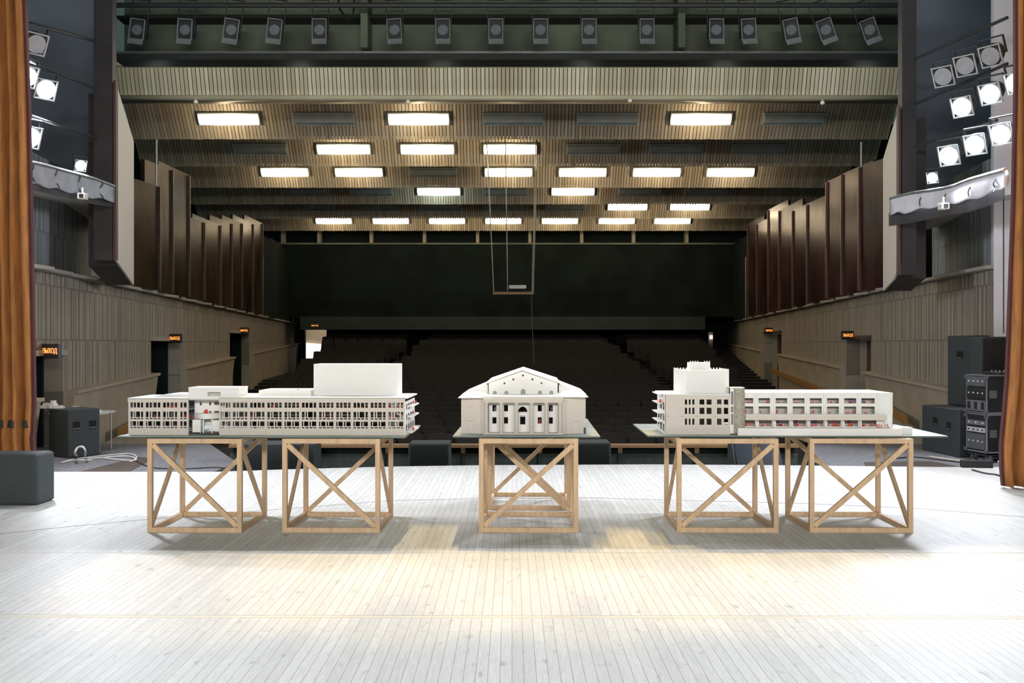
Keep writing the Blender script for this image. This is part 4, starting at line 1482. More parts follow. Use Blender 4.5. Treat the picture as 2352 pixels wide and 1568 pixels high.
yf = 7.80
s, ux, vz = frame(295, yf)
LM = thing('architectural_model', 'long white model of a modern theatre with tall blank block, left of three', 'architectural model', (XW(295, yf), yf, TZ), ROT)
bay_cols = [651 - 39.6 * k for k in range(3, -1, -1)] + [691, 730.5, 770, 809.5, 849, 889.5]   # main wing column lines
rows = {'r1': (924, 935.6), 'r2': (944.8, 957.8), 's2': (959.6, 962.4), 'r3': (967, 977.7), 's3': (980, 982.6)}
pat = {'r1': [(4, 10.6), (12.6, 19), (21.3, 29), (31.3, 37.4)], 'r2': [(4, 10.4), (13, 16), (18.4, 29.2), (31.6, 37.4)], 's2': [(4, 10), (12.6, 20), (22, 29.2), (31.6, 37.4)],
       'r3': [(4, 7.2), (9.2, 19), (21.8, 25.2), (27.3, 37.4)], 's3': [(4, 10), (12.6, 20), (22, 29.2), (31.6, 37.4)]}


def bay_holes(x0, w, ux, vz, k=1.0):
    hs = []
    for r, (ya, yb) in rows.items():
        for a, b in pat[r]:
            a_, b_ = x0 + a * w / 39.7, x0 + b * w / 39.7
            hs.append((ux(a_), ux(b_), vz(yb), vz(ya)))
    return hs


def slabs(x0, x1, y0, y1, zs, t=.006):
    m_ = MB()
    for z in zs:
        m_.box(x0, x1, y0, y1, z, z + t)
    return m_


FT = .010
# main wing front
holes = []
mx = [532.2, 571.8, 611.4, 651, 691, 730.5, 770, 809.5, 849, 889.5]
for i, x in enumerate(mx):
    w = (mx[i + 1] - x) if i + 1 < len(mx) else 41
    holes += bay_holes(x, w, ux, vz)
holes += [h for h in bay_holes(532.2 - 39.7 + 12.5, 27.5, ux, vz)]
depth = .62
topz = vz(922)
MB().facade(ux(505), ux(931), 0, topz, 0, FT, holes).build('main_facade', 'model_cream', LM)
pl = MB()
for x in mx + [929]:
    pl.box(ux(x - 1.2), ux(x + 1.4), -.004, 0, 0.0, topz)
pl.build('facade_pilasters', 'model_cream', LM)
# rear: open frame of posts
rear = MB().facade(ux(505), ux(931), 0, topz, depth, FT, [(ux(508 + 40 * k), ux(508 + 40 * k + 35), vz(960 if j else 940) - (.0 if j else 0), vz(942 if j else 924)) for k in range(10) for j in (0, 1)] + [(ux(508 + 40 * k), ux(508 + 40 * k + 35), vz(984), vz(966)) for k in range(10)])
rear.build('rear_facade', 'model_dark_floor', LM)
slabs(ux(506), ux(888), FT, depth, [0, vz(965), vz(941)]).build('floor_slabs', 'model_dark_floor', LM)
slabs(ux(890), ux(930), FT, depth, [0, vz(965), vz(941)]).build('floor_slabs', 'model_floor', LM)
# fascia and roof of the main wing
MB().box(ux(504), ux(932), -.006, 0.004, topz, vz(913)).build('cornice', 'model_cream', LM)
MB().box(ux(504), ux(938), -.006, depth + .02, vz(914.5), vz(911.6)).build('roof', 'model_white', LM)
# partitions
for k, x in enumerate([571.8, 691, 809.5, 889.5]):
    MB().box(ux(x), ux(x) + .004, .12, depth, 0, topz).build('partition_wall', 'model_white' if k == 3 else 'model_dark_floor', LM)
MB().box(ux(505), ux(600), .22, .225, 0, topz).build('partition_wall', 'model_white', LM)
# right end wall with balconies
re_ = MB()
re_.facade(0, depth, 0, topz, 0, .006, [(.05 + .14 * k, .16 + .14 * k, z0_, z0_ + .05) for k in range(4) for z0_ in (.03, .115, .20)])
o = re_.build('side_facade', 'model_white', LM)
o.rotation_euler = (0, 0, math.pi / 2)
o.location = (ux(932.5), 0, 0)
for z in (.0, vz(962), vz(938)):
    MB().box(ux(932), ux(932) + .038, depth * .30, depth + .02, z + .002, z + .012).build('balcony', 'model_white', LM)
for z in (vz(962), vz(938)):
    MB().box(ux(932) + .032, ux(932) + .037, depth * .5, depth * .5 + .01, z - .07, z).build('balcony_post', 'model_white', LM)
# staircases behind the glazed last bay
st = MB()
for z in (.03, vz(962)):
    st.bar((ux(905), .06, z + .06), (ux(928), .06, z + .012), .012, .006)
st.build('staircase', 'model_white', LM)
# left wing
lx = [297, 332, 372, 411]
holes = []
for i, x in enumerate(lx):
    x1_ = lx[i + 1] if i < 3 else 434
    if i < 3:
        holes += bay_holes(x - 1, x1_ - x, ux, vz)
    else:
        for r, (ya, yb) in rows.items():
            holes += [(ux(415), ux(420), vz(yb), vz(ya)), (ux(422.5), ux(429.5), vz(yb), vz(ya))]
MB().facade(ux(295), ux(434), 0, topz, 0, FT, holes).build('left_wing_facade', 'model_cream', LM)
pl = MB()
for x in [296.5, 332, 372, 411, 432]:
    pl.box(ux(x - 1.2), ux(x + 1.2), -.004, 0, 0, topz)
pl.build('facade_pilasters', 'model_cream', LM)
MB().box(ux(294), ux(434), -.006, .004, topz, vz(914.5)).build('cornice', 'model_cream', LM)
rf = MB().box(ux(294), ux(434), -.006, .5, vz(916), vz(913.3))
rf.prism([(ux(335), .1, vz(913.4)), (ux(365), .12, vz(907)), (ux(434), .12, vz(907)), (ux(434), .1, vz(913.4))], (0, .35, 0))
rf.build('roof', 'model_white', LM)
slabs(ux(296), ux(434), FT, .5, [0, vz(965), vz(941)]).build('floor_slabs', 'model_grey', LM)
for b_ in ((ux(296), ux(434), .27, .275), (ux(295), ux(297), 0, .5), (ux(345), ux(345) + .004, .03, .27), (ux(390), ux(390) + .004, .03, .27)):
    MB().box(*b_, 0, topz).build('partition_wall', 'model_grey', LM)
# entrance recess
rc = MB()
rc.facade(ux(434), ux(505), vz(980), topz, .14, .008, [(ux(446), ux(451), vz(933), vz(924)), (ux(468), ux(473), vz(933), vz(924)), (ux(480), ux(492), vz(932), vz(924)), (ux(495), ux(504), vz(934), vz(924)),
                                              (ux(455), ux(459), vz(957), vz(946)), (ux(468), ux(473), vz(955), vz(946)), (ux(480), ux(492), vz(952), vz(946)), (ux(495), ux(503), vz(953), vz(946))])
rc.build('entrance_wall', 'model_white', LM)
n = 14
cv = [(ux(437) + (ux(502) - ux(437)) * i / n, .10 - .09 * math.sin(math.pi * i / n)) for i in range(n + 1)]
MB().prism([(x, y, vz(962)) for x, y in cv] + [(ux(502), .14, vz(962)), (ux(437), .14, vz(962))], (0, 0, vz(950) - vz(962))).build('entrance_canopy', 'model_white', LM)
MB().box(ux(434), ux(505), .02, .5, vz(919), vz(916.5)).build('entrance_soffit', 'model_white', LM)
for px in (455, 462, 482, 500):
    MB().box(ux(px), ux(px + 2.5), .05, .06, .01, vz(962)).build('entrance_post', 'model_white', LM)
MB().box(ux(440), ux(459), .03, .10, .02, vz(964)).build('entrance_drum', 'model_white', LM)
MB().box(ux(484), ux(505), .06, .12, .03, vz(966)).build('entrance_drum', 'model_white', LM)
MB().box(ux(455), ux(500), .015, .12, 0, .012).build('entrance_steps', 'model_dark', LM)
# upper volumes
bx_ = MB().facade(ux(432), ux(548), vz(918.5), vz(891), .02, .25, [(ux(476), ux(506), vz(909.5), vz(900.5))])
bx_.build('stair_block', 'model_white', LM)
MB().box(ux(475), ux(507), .06, .07, vz(911), vz(899)).build('stair_block_recess', 'model_floor', LM)
MB().box(ux(431), ux(549), .018, .275, vz(891), vz(889.5)).build('stair_block_roof', 'model_white', LM)
MB().box(ux(580), ux(703), .2, depth - .05, vz(913), vz(913) + .052).build('low_block', 'model_white', LM)
tt = MB().box(ux(703) + .0, ux(703) + (895 - 703) * (yf + .3) / F, .30, .60, vz(912), 1.327 + .005 - TZ)
tt.prism([(ux(703), .30, .32), (ux(703), .30, vz(912)), (ux(696), .30, vz(912))], (0, .3, 0))
tt.build('tall_block', 'model_white', LM)
# little red and grey furniture on the floors
rnd = random.Random(11)
fu = MB()
for k in range(95):
    x = rnd.uniform(ux(535), ux(925)) if k < 65 else rnd.uniform(ux(300), ux(430))
    y = rnd.uniform(.04, .2)
    z = rnd.choice([.006, vz(965) + .006, vz(941) + .006])
    h_ = rnd.choice([.008, .012, .02, .03])
    w_ = rnd.uniform(.004, .02)
    fu.box(x, x + w_, y, y + .01, z, z + h_)
o = fu.build('miniature_furniture', 'model_red', LM)
o['kind'] = 'stuff'
MB().cyl((ux(470), .05), .012, vz(950), vz(941), 12).build('red_drum', 'model_red', LM)
fu = MB()
for k in range(3):
    fu.box(ux(932) + .015, ux(932) + .028, .35 + .08 * k, .38 + .08 * k, [.014, vz(962) + .012, vz(938) + .012][k], [.014, vz(962) + .012, vz(938) + .012][k] + .022)
fu.build('balcony_furniture', 'model_red', LM)
t = MB()
t.box(ux(667), ux(670), .25, .26, vz(913) + .052, vz(913) + .060)
t.build('roof_figure', 'model_red', LM)

# ------------------------------------------------------------------ CENTRE MODEL
yf = 7.84
s, ux, vz = frame(1200, yf)
CM = thing('architectural_model', 'white model of a classical theatre with columns and gable, in the centre', 'architectural model', (XW(1200, yf), yf, TZ), ROT)


def cz(py, y):     # height above model base for a picture row at local depth y
    return H - (py - HZ) * (yf + y) / F - TZ


def cxx(px, y):
    return (px - CX) * (yf + y) / F - XW(1200, yf)


# plinth of the portico
MB().box(ux(1109), ux(1294), .0, .16, 0, .010).build('portico_plinth', 'model_cream', CM)
ent0, ent1 = vz(924.5), vz(912.5)
for px in (1117, 1151, 1186, 1221, 1255, 1286.5):
    c = MB()
    x = ux(px)
    r0 = 4.3 * s
    c.loft([[(x + r * math.cos(2 * math.pi * j / 16), .022 + r * math.sin(2 * math.pi * j / 16), z) for j in range(16)] for r, z in
            ((r0 * 1.2, .010), (r0 * 1.2, .016), (r0 * 1.05, .020), (r0, .026), (r0 * .9, ent0 - .026), (r0 * 1.0, ent0 - .020), (r0 * .95, ent0 - .016), (r0 * 1.25, ent0 - .008), (r0 * 1.3, ent0))])
    c.build('column', 'model_cream', CM, smooth=False)
MB().box(ux(1111), ux(1292), .002, .045, ent0, ent0 + .012).box(ux(1110), ux(1293), -.004, .05, ent0 + .012, ent1).build('entablature', 'model_cream', CM)
# portico roof slab
MB().box(ux(1107), ux(1296), -.012, .36, ent1, ent1 + .012).build('portico_roof', 'model_white', CM)
# portico back wall
pw = .12
hl = []
for px in (1135, 1161.5, 1239, 1264.5):
    w_ = 4.6
    hl.append((cxx(px - w_, pw), cxx(px + w_, pw), cz(944.5, pw), cz(930, pw)))
    hl.append((cxx(px - w_, pw), cxx(px + w_, pw), cz(972.5, pw), cz(958, pw)))
hl.append((cxx(1194, pw), cxx(1206, pw), cz(974.5, pw), cz(954.5, pw)))
# arched window: stacked narrow rectangles
aw, ay0, ay1 = 10.5, 946, 933.5
for k in range(10):
    f0, f1 = k / 10, (k + 1) / 10
    ww = aw * math.sqrt(max(0, 1 - ((f0 + f1) / 2) ** 2))
    hl.append((cxx(1200 - ww, pw), cxx(1200 + ww, pw), cz(ay0 + (ay1 - ay0) * f0, pw), cz(ay0 + (ay1 - ay0) * f1, pw)))
MB().facade(cxx(1122, pw), cxx(1281, pw), .0, ent1, pw, .008, hl).build('portico_wall', 'model_white', CM)
# window surrounds
sr = MB()
for px in (1135, 1161.5, 1239, 1264.5, 1200):
    for ya, yb in ((928.6, 946), (956.6, 974)):
        if px == 1200 and ya < 930:
            continue
        w_ = 6 if px != 1200 else 8
        yb_ = yb + (2 if px == 1200 else 0)
        sr.box(cxx(px - w_, pw), cxx(px - w_ + 1, pw), pw - .004, pw, cz(yb_, pw), cz(ya, pw))
        sr.box(cxx(px + w_ - 1, pw), cxx(px + w_, pw), pw - .004, pw, cz(yb_, pw), cz(ya, pw))
        sr.box(cxx(px - w_, pw), cxx(px + w_, pw), pw - .005, pw, cz(ya, pw), cz(ya - 1, pw))
sr.box(cxx(1188, pw), cxx(1212, pw), pw - .006, pw, cz(948.5, pw), cz(946.8, pw))
sr.box(cxx(1170, pw), cxx(1182, pw), pw - .006, pw, cz(926, pw), cz(924.8, pw))
sr.box(cxx(1220, pw), cxx(1232, pw), pw - .006, pw, cz(926, pw), cz(924.8, pw))
sr.build('window_surrounds', 'model_white', CM)
# things seen inside the windows
for px in (1137, 1266):
    MB().box(cxx(px - 3, .2), cxx(px + 2.5, .2), .2, .21, cz(944, .2), cz(929, .2)).build('interior_panel', 'model_violet', CM)
ins = MB().box(cxx(1236, .22), cxx(1241, .22), .22, .23, 0, cz(958, .22)).box(cxx(1133, .25), cxx(1137, .25), .25, .26, cz(946, .25), cz(932, .25))
ins.build('interior_furniture', 'model_red', CM)
slabs(cxx(1122, .13), cxx(1281, .13), pw + .01, .5, [0, vz(952)]).build('floor_slabs', 'model_floor', CM)
MB().box(cxx(1125, .5), cxx(1278, .5), .5, .51, 0, ent1 - .005).build('inner_wall', 'model_grey', CM)
# wings
for sgn in (-1, 1):
    wy = .055
    if sgn < 0:
        xa, xb, xc = cxx(1059, wy + .05), cxx(1103, wy), cxx(1114, 0)
    else:
        xa, xb, xc = cxx(1344, wy + .05), cxx(1302, wy), cxx(1291, 0)
    zt = cz(912 if sgn < 0 else 910, wy)
    wg = MB()
    poly = [(xa, wy + .03, 0), (xb, wy, 0), (xc, .03, 0), (xc, 1.45, 0), (xa, 1.45, 0)]
    wg.prism(poly, (0, 0, zt))
    wg.build('wing', 'model_cream', CM)
    fb = MB().prism([(xa, wy + .024, zt - .036), (xb, wy - .006, zt - .036), (xc, .026, zt - .036), (xc, .04, zt - .036), (xb, wy + .01, zt - .036), (xa, wy + .04, zt - .036)], (0, 0, .036))
    fb.build('frieze', 'model_cream', CM)
    # relief door and plaque
    dc = cxx(1081 if sgn < 0 else 1322, wy)
    yy = wy + .018
    rd = MB()
    rd.box(dc - .018, dc + .018, yy - .010, yy + .02, .004, cz(968, wy))
    rd.box(dc - .027, dc + .027, yy - .016, yy + .02, cz(966, wy), cz(962.5, wy))
    rd.prism([(dc - .027, yy - .014, cz(962.5, wy)), (dc + .027, yy - .014, cz(962.5, wy)), (dc, yy - .014, cz(958, wy))], (0, .03, 0))
    rd.build('relief_doorway', 'model_cream', CM)
    MB().box(dc - .029, dc + .029, yy - .008, yy + .02, cz(935, wy), cz(934, wy)).build('relief_band', 'model_cream', CM)
    MB().box(dc - .029, dc + .029, yy - .008, yy + .02, cz(928.5, wy), cz(927.5, wy)).build('relief_band', 'model_cream', CM)
    # pavilion hip roof
    if sgn < 0:
        e0, e1, ap = cxx(1052, 0), cxx(1128, .05), (cxx(1096, .3), .30, cz(897, .3))
    else:
        e0, e1, ap = cxx(1351, 0), cxx(1272, .05), (cxx(1311, .3), .30, cz(893.5, .3))
    zt2 = zt + .001
    rf = MB()
    base_ = [(e0, -.005, zt2), (e1, -.005, zt2), (e1, .75, zt2), (e0, .75, zt2)]
    n0 = len(rf.v)
    base_lo = [(x, y, z - .006) for x, y, z in base_]
    rf.loft([base_lo, base_], cap=True)
    for i in range(4):
        rf.poly([base_[i], base_[(i + 1) % 4], ap])
    rf.build('pavilion_roof', 'model_white', CM)
    # long side roof rising to the gable block
    if sgn < 0:
        r_ = [(cxx(1052, .1), .4, zt2), (cxx(1119, .42), .4, cz(880, .42)), (cxx(1119, .42), .4, zt2)]
    else:
        r_ = [(cxx(1351, .1), .4, zt2), (cxx(1281, .42), .4, cz(880, .42)), (cxx(1281, .42), .4, zt2)]
    MB().prism(r_, (0, 1.05, 0)).build('side_roof', 'model_white', CM)
# gable block
gy = .30
gx0, gx1 = cxx(1121, gy), cxx(1279, gy)
gap, gev = cz(852, gy), cz(879, gy)
gz0 = ent1 + .010
gm = (cxx(1198, gy))


def gable_face(y, holes_arch, m_):
    pass


g = MB()
g.prism([(gx0, gy, gz0), (gx1, gy, gz0), (gx1, gy, gev), (gm, gy, gap), (gx0, gy, gev)], (0, 1.1, 0))
g.build('gable_block', 'model_white', CM)
for px, py, r in ((1199.7, 862.0, 2.5), (1177.5, 871, 2.4), (1221.3, 871, 2.4), (1157, 880, 2.3), (1242, 879.5, 2.3)):
    MB().disc((cxx(px, gy), gy, cz(py, gy)), (0, -1, 0), r * s, .003, 16).build('round_window', 'model_dark', CM)
for px, w_, yt in ((1135, 4.6, 897.5), (1161.5, 4.6, 897), (1200, 5.8, 893), (1238.5, 4.8, 896.5), (1264.5, 4.8, 896.5)):
    x = cxx(px, gy)
    r = w_ * s
    z0_, z1_ = gz0 + .001, cz(yt, gy) - r
    pts = [(x - r, gy - .003, z0_), (x + r, gy - .003, z0_)] + [(x + r * math.cos(a * math.pi / 10), gy - .003, z1_ + r * math.sin(a * math.pi / 10)) for a in range(11)]
    o = MB().prism(pts, (0, .002, 0)).build('arched_window', 'model_grey', CM)
    pts2 = [(x - r * 1.25, gy - .001, z0_), (x + r * 1.25, gy - .001, z0_)] + [(x + 1.25 * r * math.cos(a * math.pi / 10), gy - .001, z1_ + 1.25 * r * math.sin(a * math.pi / 10)) for a in range(11)]
    MB().prism(pts2, (0, .0008, 0)).build('window_surround', 'model_white', o)
# relief mouldings on the gable
rl = MB()
def mo(pa, pb, w_=1.0):
    a = Vector((cxx(pa[0], gy), gy - .001, cz(pa[1], gy)))
    b = Vector((cxx(pb[0], gy), gy - .001, cz(pb[1], gy)))
    rl.bar(a, b, .004, w_ * s)
for a, b in (((1184, 882), (1215, 882)), ((1185, 876.5), (1214, 876.5)), ((1172, 883), (1172, 906)), ((1184, 883), (1184, 906)), ((1215, 883), (1215, 906)), ((1231, 883), (1231, 906)), ((1172, 882), (1182, 882)), ((1217, 882), (1232, 882)),
             ((1128, 881), (1160, 870)), ((1160, 870), (1198, 856)), ((1198, 856), (1237, 870)), ((1237, 870), (1272, 881)), ((1175, 893), (1181, 893)), ((1218, 893), (1227, 893)), ((1192, 876), (1199, 872)), ((1199, 872), (1208, 876))):
    mo(a, b)
rl.build('gable_mouldings', 'model_white', CM)
# gable roof slabs
rs = MB()
thk = .012
ov = cxx(1115.5, gy)
ov2 = cxx(1285, gy)
zl = cz(880.5, gy)
apx = (gm, cz(850.5, gy))
for xo in (ov, ov2):
    rs.prism([(xo, gy - .03, zl), (apx[0], gy - .03, apx[1] - .001), (apx[0], gy - .03, apx[1] + thk * .5), (xo, gy - .03, zl + thk)], (0, 1.16, 0))
rs.build('gable_roof', 'model_white', CM)
MB().box(ov + .004, ov + .016, gy + .0, gy + .02, zl - .010, zl).box(ov2 - .016, ov2 - .004, gy + .0, gy + .02, zl - .010, zl).build('eave_brackets', 'model_dark', CM)
MB().box(cxx(1340, .1), cxx(1344, .1) + .002, .07, .11, 0.001, .05).build('corner_patch', 'model_dark', CM)

# ------------------------------------------------------------------ RIGHT MODEL
yf = 7.84
s, ux, vz = frame(1527, yf)
RM = thing('architectural_model', 'white model of a modern theatre with ribbed tower and carved relief pylon, right of three', 'architectural model', (XW(1527, yf), yf, TZ), ROT)
topz = vz(906.5)
hl = []
for ya, yb in ((917, 928.7), (936, 950.5), (961, 975)):
    for a, b in ((1573, 1578), (1582, 1586), (1590, 1594.7), (1606.5, 1617.6), (1622.7, 1634), (1646.4, 1656.7), (1662, 1672)):
        hl.append((ux(a), ux(b), vz(yb), vz(ya)))
MB().facade(ux(1527), ux(1676.6), 0, topz, 0, .010, hl).build('left_facade', 'model_cream', RM)
for z, m_ in ((vz(958), 0), ):
    pass
slabs(ux(1528), ux(1676), .01, .55, [0, vz(956), vz(933)]).build('floor_slabs', 'model_floor', RM)
MB().box(ux(1528), ux(1677), .30, .305, 0, topz).build('inner_wall', 'model_grey', RM)
MB().box(ux(1525), ux(1677), -.006, .58, topz, topz + .007).build('roof', 'model_white', RM)
for px in (1532.7, 1567, 1600.8, 1640.6):
    for dx in (-2.2, 2.2):
        MB().cyl((ux(px + dx), .004), .0045, 0.0, vz(904.5), 10).build('facade_rib', 'model_cream', RM)
mk = MB()
for px in (1532.7, 1567, 1600.8, 1640.6):
    for dx in (-2.2, 2.2):
        mk.box(ux(px + dx) - .003, ux(px + dx) + .003, -.003, -.001, vz(956.2), vz(955))
mk.build('joint_marks', 'model_dark', RM)
# left end with balconies
sf = MB().facade(0, .48, 0, topz, -.006, .006, [(.04 + .15 * k, .15 + .15 * k, z0_, z0_ + .06) for k in range(3) for z0_ in (.02, .105, .195)])
o = sf.build('side_facade', 'model_white', RM)
o.rotation_euler = (0, 0, math.pi / 2)
o.location = (ux(1527) + 0.001, 0, 0)
for py in (908, 929, 952, 971):
    MB().box(ux(1527) - .04, ux(1527), .12, .50, vz(py), vz(py) + .008).build('balcony', 'model_white', RM)
MB().box(ux(1527) - .036, ux(1527) - .03, .12, .13, vz(952), vz(908)).build('balcony_post', 'model_white', RM)
MB().box(ux(1527) - .035, ux(1527) - .01, .14, .17, vz(929) + .008, vz(929) + .035).build('balcony_furniture', 'model_red', RM)
# tower with crenellations
def rxx(px, y):
    return (px - CX) * (yf + y) / F - XW(1527, yf)


def rz_(py, y):
    return H - (py - HZ) * (yf + y) / F - TZ


ty = .14
x0, x1 = rxx(1575, ty), rxx(1673, ty)
zt = rz_(850.5, ty)
td = .40
xb0 = rxx(1557, ty + td)
MB().prism([(x0, ty, topz), (x1, ty, topz), (x1, ty + td, topz), (x0 - .045, ty + td, topz), (x0 - .045, ty + .06, topz)], (0, 0, zt - topz)).build('tower', 'model_white', RM)
cr = MB()
for k in range(9):
    x = x0 - .045 + k * (x1 - x0 + .045) / 8 * .999
for k in range(6):
    for xx, yy in ((x0 - .043, ty + .07 + k * .06), (x1 - .004, ty + .01 + k * .07)):
        cr.cyl((xx, yy), .006, zt - .06, zt + .012, 8)
for k in range(3):
    cr.cyl((x0 - .035 + k * .016, ty + .05 - k * .018), .006, topz, zt + .012, 8)
    cr.cyl((x1 - .012 - k * .018, ty + .02), .006, zt - .03, zt + .010, 8)
for k in range(16):
    cr.cyl((x0 - .04 + k * (x1 - x0 + .04) / 15, ty + td - .01), .006, zt - .02, zt + .014, 8)
cr.build('crenellations', 'model_white', RM)
x2, x3 = rxx(1583, ty + .15), rxx(1629, ty + .15)
zt3 = rz_(832, ty + .15)
MB().box(x2, x3, ty + .15, ty + .3, zt, zt3).build('upper_tower', 'model_white', RM)
cr = MB()
for k in range(9):
    if k in (4, 5):
        continue
    cr.cyl((x2 + .005 + k * (x3 - x2 - .01) / 8, ty + .155), .0055, zt3 - .02, zt3 + .012, 8)
cr.build('crenellations', 'model_white', RM)
# relief pylon (rounded) with glazed slit at its left
k = 10
xc0, xc1 = ux(1685), ux(1709)
pts = []
for j in range(k + 1):
    f = j / k
    pts.append((xc0 + (xc1 - xc0) * f, -.012 - .022 * math.sin(math.pi * f)))
pz0, pz1 = .008, vz(891)
MB().prism([(x, y, pz0) for x, y in pts] + [(xc1, .09, pz0), (xc0, .09, pz0)], (0, 0, pz1 - pz0)).build('relief_pylon', 'carved_relief', RM)
MB().box(ux(1676.6), xc1, -.01, .12, pz1, pz1 + .006).build('pylon_cap', 'model_white', RM)
MB().facade(ux(1676.6), xc0, 0, pz1, .004, .008, [(ux(1678.5), ux(1683.5), vz(975), vz(950)), (ux(1678.5), ux(1683.5), vz(947), vz(933)), (ux(1678.5), ux(1683.5), vz(929), vz(899))]).build('stair_slit', 'model_white', RM)
MB().box(ux(1679), ux(1683), .02, .022, .02, vz(900)).build('slit_glass', 'lens_glass', RM)
MB().prism([(x * 1.0, y - .012, 0) for x, y in [(ux(1676), 0.0)] + pts + [(ux(1712), 0), (ux(1712), .05), (ux(1676), .05)]], (0, 0, .008)).build('pylon_foot', 'model_dark', RM)
# right wing
wx0, wx1 = ux(1709), ux(2048)
top2 = vz(903.5)
hl = []
wins = [(1709.5, 1730)] + [(1742 + 39.1 * i, 1768.5 + 39.3 * i) for i in range(6)] + [(1976.6, 2007)]
for a, b in wins:
    hl.append((ux(a), ux(b), vz(926), vz(914)))
    hl.append((ux(a), ux(b), vz(949.8), vz(933)))
    hl.append((ux(a + 1), ux(b + 4), vz(979), vz(963)))
MB().facade(wx0, wx1, vz(981), top2, .014, .008, hl).build('right_facade', 'model_white', RM)
for px in (1735.5, 1775, 1814.5, 1853.5, 1893, 1932, 1970.6, 2013.5, 2044):
    for dx in (-2.3, 2.3):
        MB().cyl((ux(px + dx), .012), .0048, vz(950), vz(901.5), 10).build('facade_rib', 'model_white', RM)
MB().box(wx0, ux(2028), -.05, .014, vz(963), vz(951.5)).build('canopy', 'model_cream', RM)
MB().box(wx0, ux(2030), -.054, .014, vz(951.5), vz(950.3)).build('canopy_cap', 'model_white', RM)
for px in (1732, 1771.5, 1811, 1850, 1889, 1928, 1968, 2024):
    MB().box(ux(px) - .004, ux(px) + .004, -.046, -.038, vz(979), vz(963)).build('canopy_post', 'model_cream', RM)
slabs(wx0, wx1, .022, .55, [vz(957), vz(931.5)]).build('floor_slabs', 'model_floor', RM)
MB().box(wx0, wx1, .10, .105, vz(981), top2).build('inner_wall', 'model_floor', RM)
MB().box(wx1 - .006, wx1, .014, .55, 0, top2).build('end_wall', 'model_white', RM)
MB().box(wx0, wx1 + .002, .012, .56, top2, top2 + .007).build('roof', 'model_white', RM)
MB().box(ux(1690), ux(2060), -.075, .5, .0, vz(981)).build('plinth', 'model_white', RM)
MB().box(ux(2060), ux(2093), .02, .12, .0, vz(979) - .006).build('plinth_step', 'model_white', RM)
rnd = random.Random(5)
fu = MB()
for a, b in wins:
    for (zb_, n_, hh) in ((vz(926) + .002, 3, (.004, .018)), (vz(949.8) + .002, 2, (.004, .028)), (vz(979) + .002, 4, (.006, .045))):
        for k in range(n_):
            x = rnd.uniform(ux(a), ux(b) - .01)
            w_ = rnd.choice([.006, .009, .028])
            fu.box(x, x + w_, .04, .05, zb_, zb_ + rnd.uniform(*hh) * (.4 if w_ > .01 else 1))
o = fu.build('miniature_furniture', 'model_red', RM)
o['kind'] = 'stuff'
for px, y0_, y1_ in ((1785, 964, 976), (1827, 965, 975), (1872, 964, 974), (1951, 965, 973), (1955, 915, 925), (1982, 914, 924)):
    MB().box(ux(px), ux(px + 9), .08, .085, vz(y1_), vz(y0_)).build('interior_panel', 'model_violet', RM)
lf = MB()
for px, h_ in ((2010, .03), (2014, .035), (2019, .026)):
    lf.bar((ux(px), -.02, vz(981)), (ux(px - 1), -.02, vz(981) + h_), .006, .005)
lf.bar((ux(2035), -.02, vz(981)), (ux(2031), -.02, vz(981) + .032), .006, .005)
lf.build('red_figures', 'model_red', RM)

# ------------------------------------------------------------------ SEATS
def make_seat():
    t = thing('theatre_seat', '', 'seat', (0, 0, 0), 0, 'auditorium seats')
    w = .235
    # rounded backrest outline in xz
    pts = [(-w, .38), (w, .38), (w, .82)]
    for a in range(0, 9):
        an = math.pi / 2 * a / 8
        pts.append((w - .06 + .06 * math.cos(an), .82 + .06 * math.sin(an)))
    pts.append((0, .895))
    for a in range(0, 9):
        an = math.pi / 2 + math.pi / 2 * a / 8
        pts.append((-w + .06 + .06 * math.cos(an), .82 + .06 * math.sin(an)))
    MB().loft([[(x, .10 + (z - .38) * .18, z) for x, z in pts], [(x, .17 + (z - .38) * .18, z) for x, z in pts]]).build('backrest', 'seat_fabric', t)
    MB().cbox(-w + .02, w - .02, -.02, .07, .30, .66, .02).build('seat_cushion', 'seat_fabric', t)
    for sx in (-1, 1):
        MB().box(sx * .257 - .018, sx * .257 + .018, -.25, .14, .56, .60).build('armrest', 'seat_trim', t)
        MB().box(sx * .257 - .015, sx * .257 + .015, -.05, .12, 0, .56).build('side_frame', 'dark_metal', t)
    return t


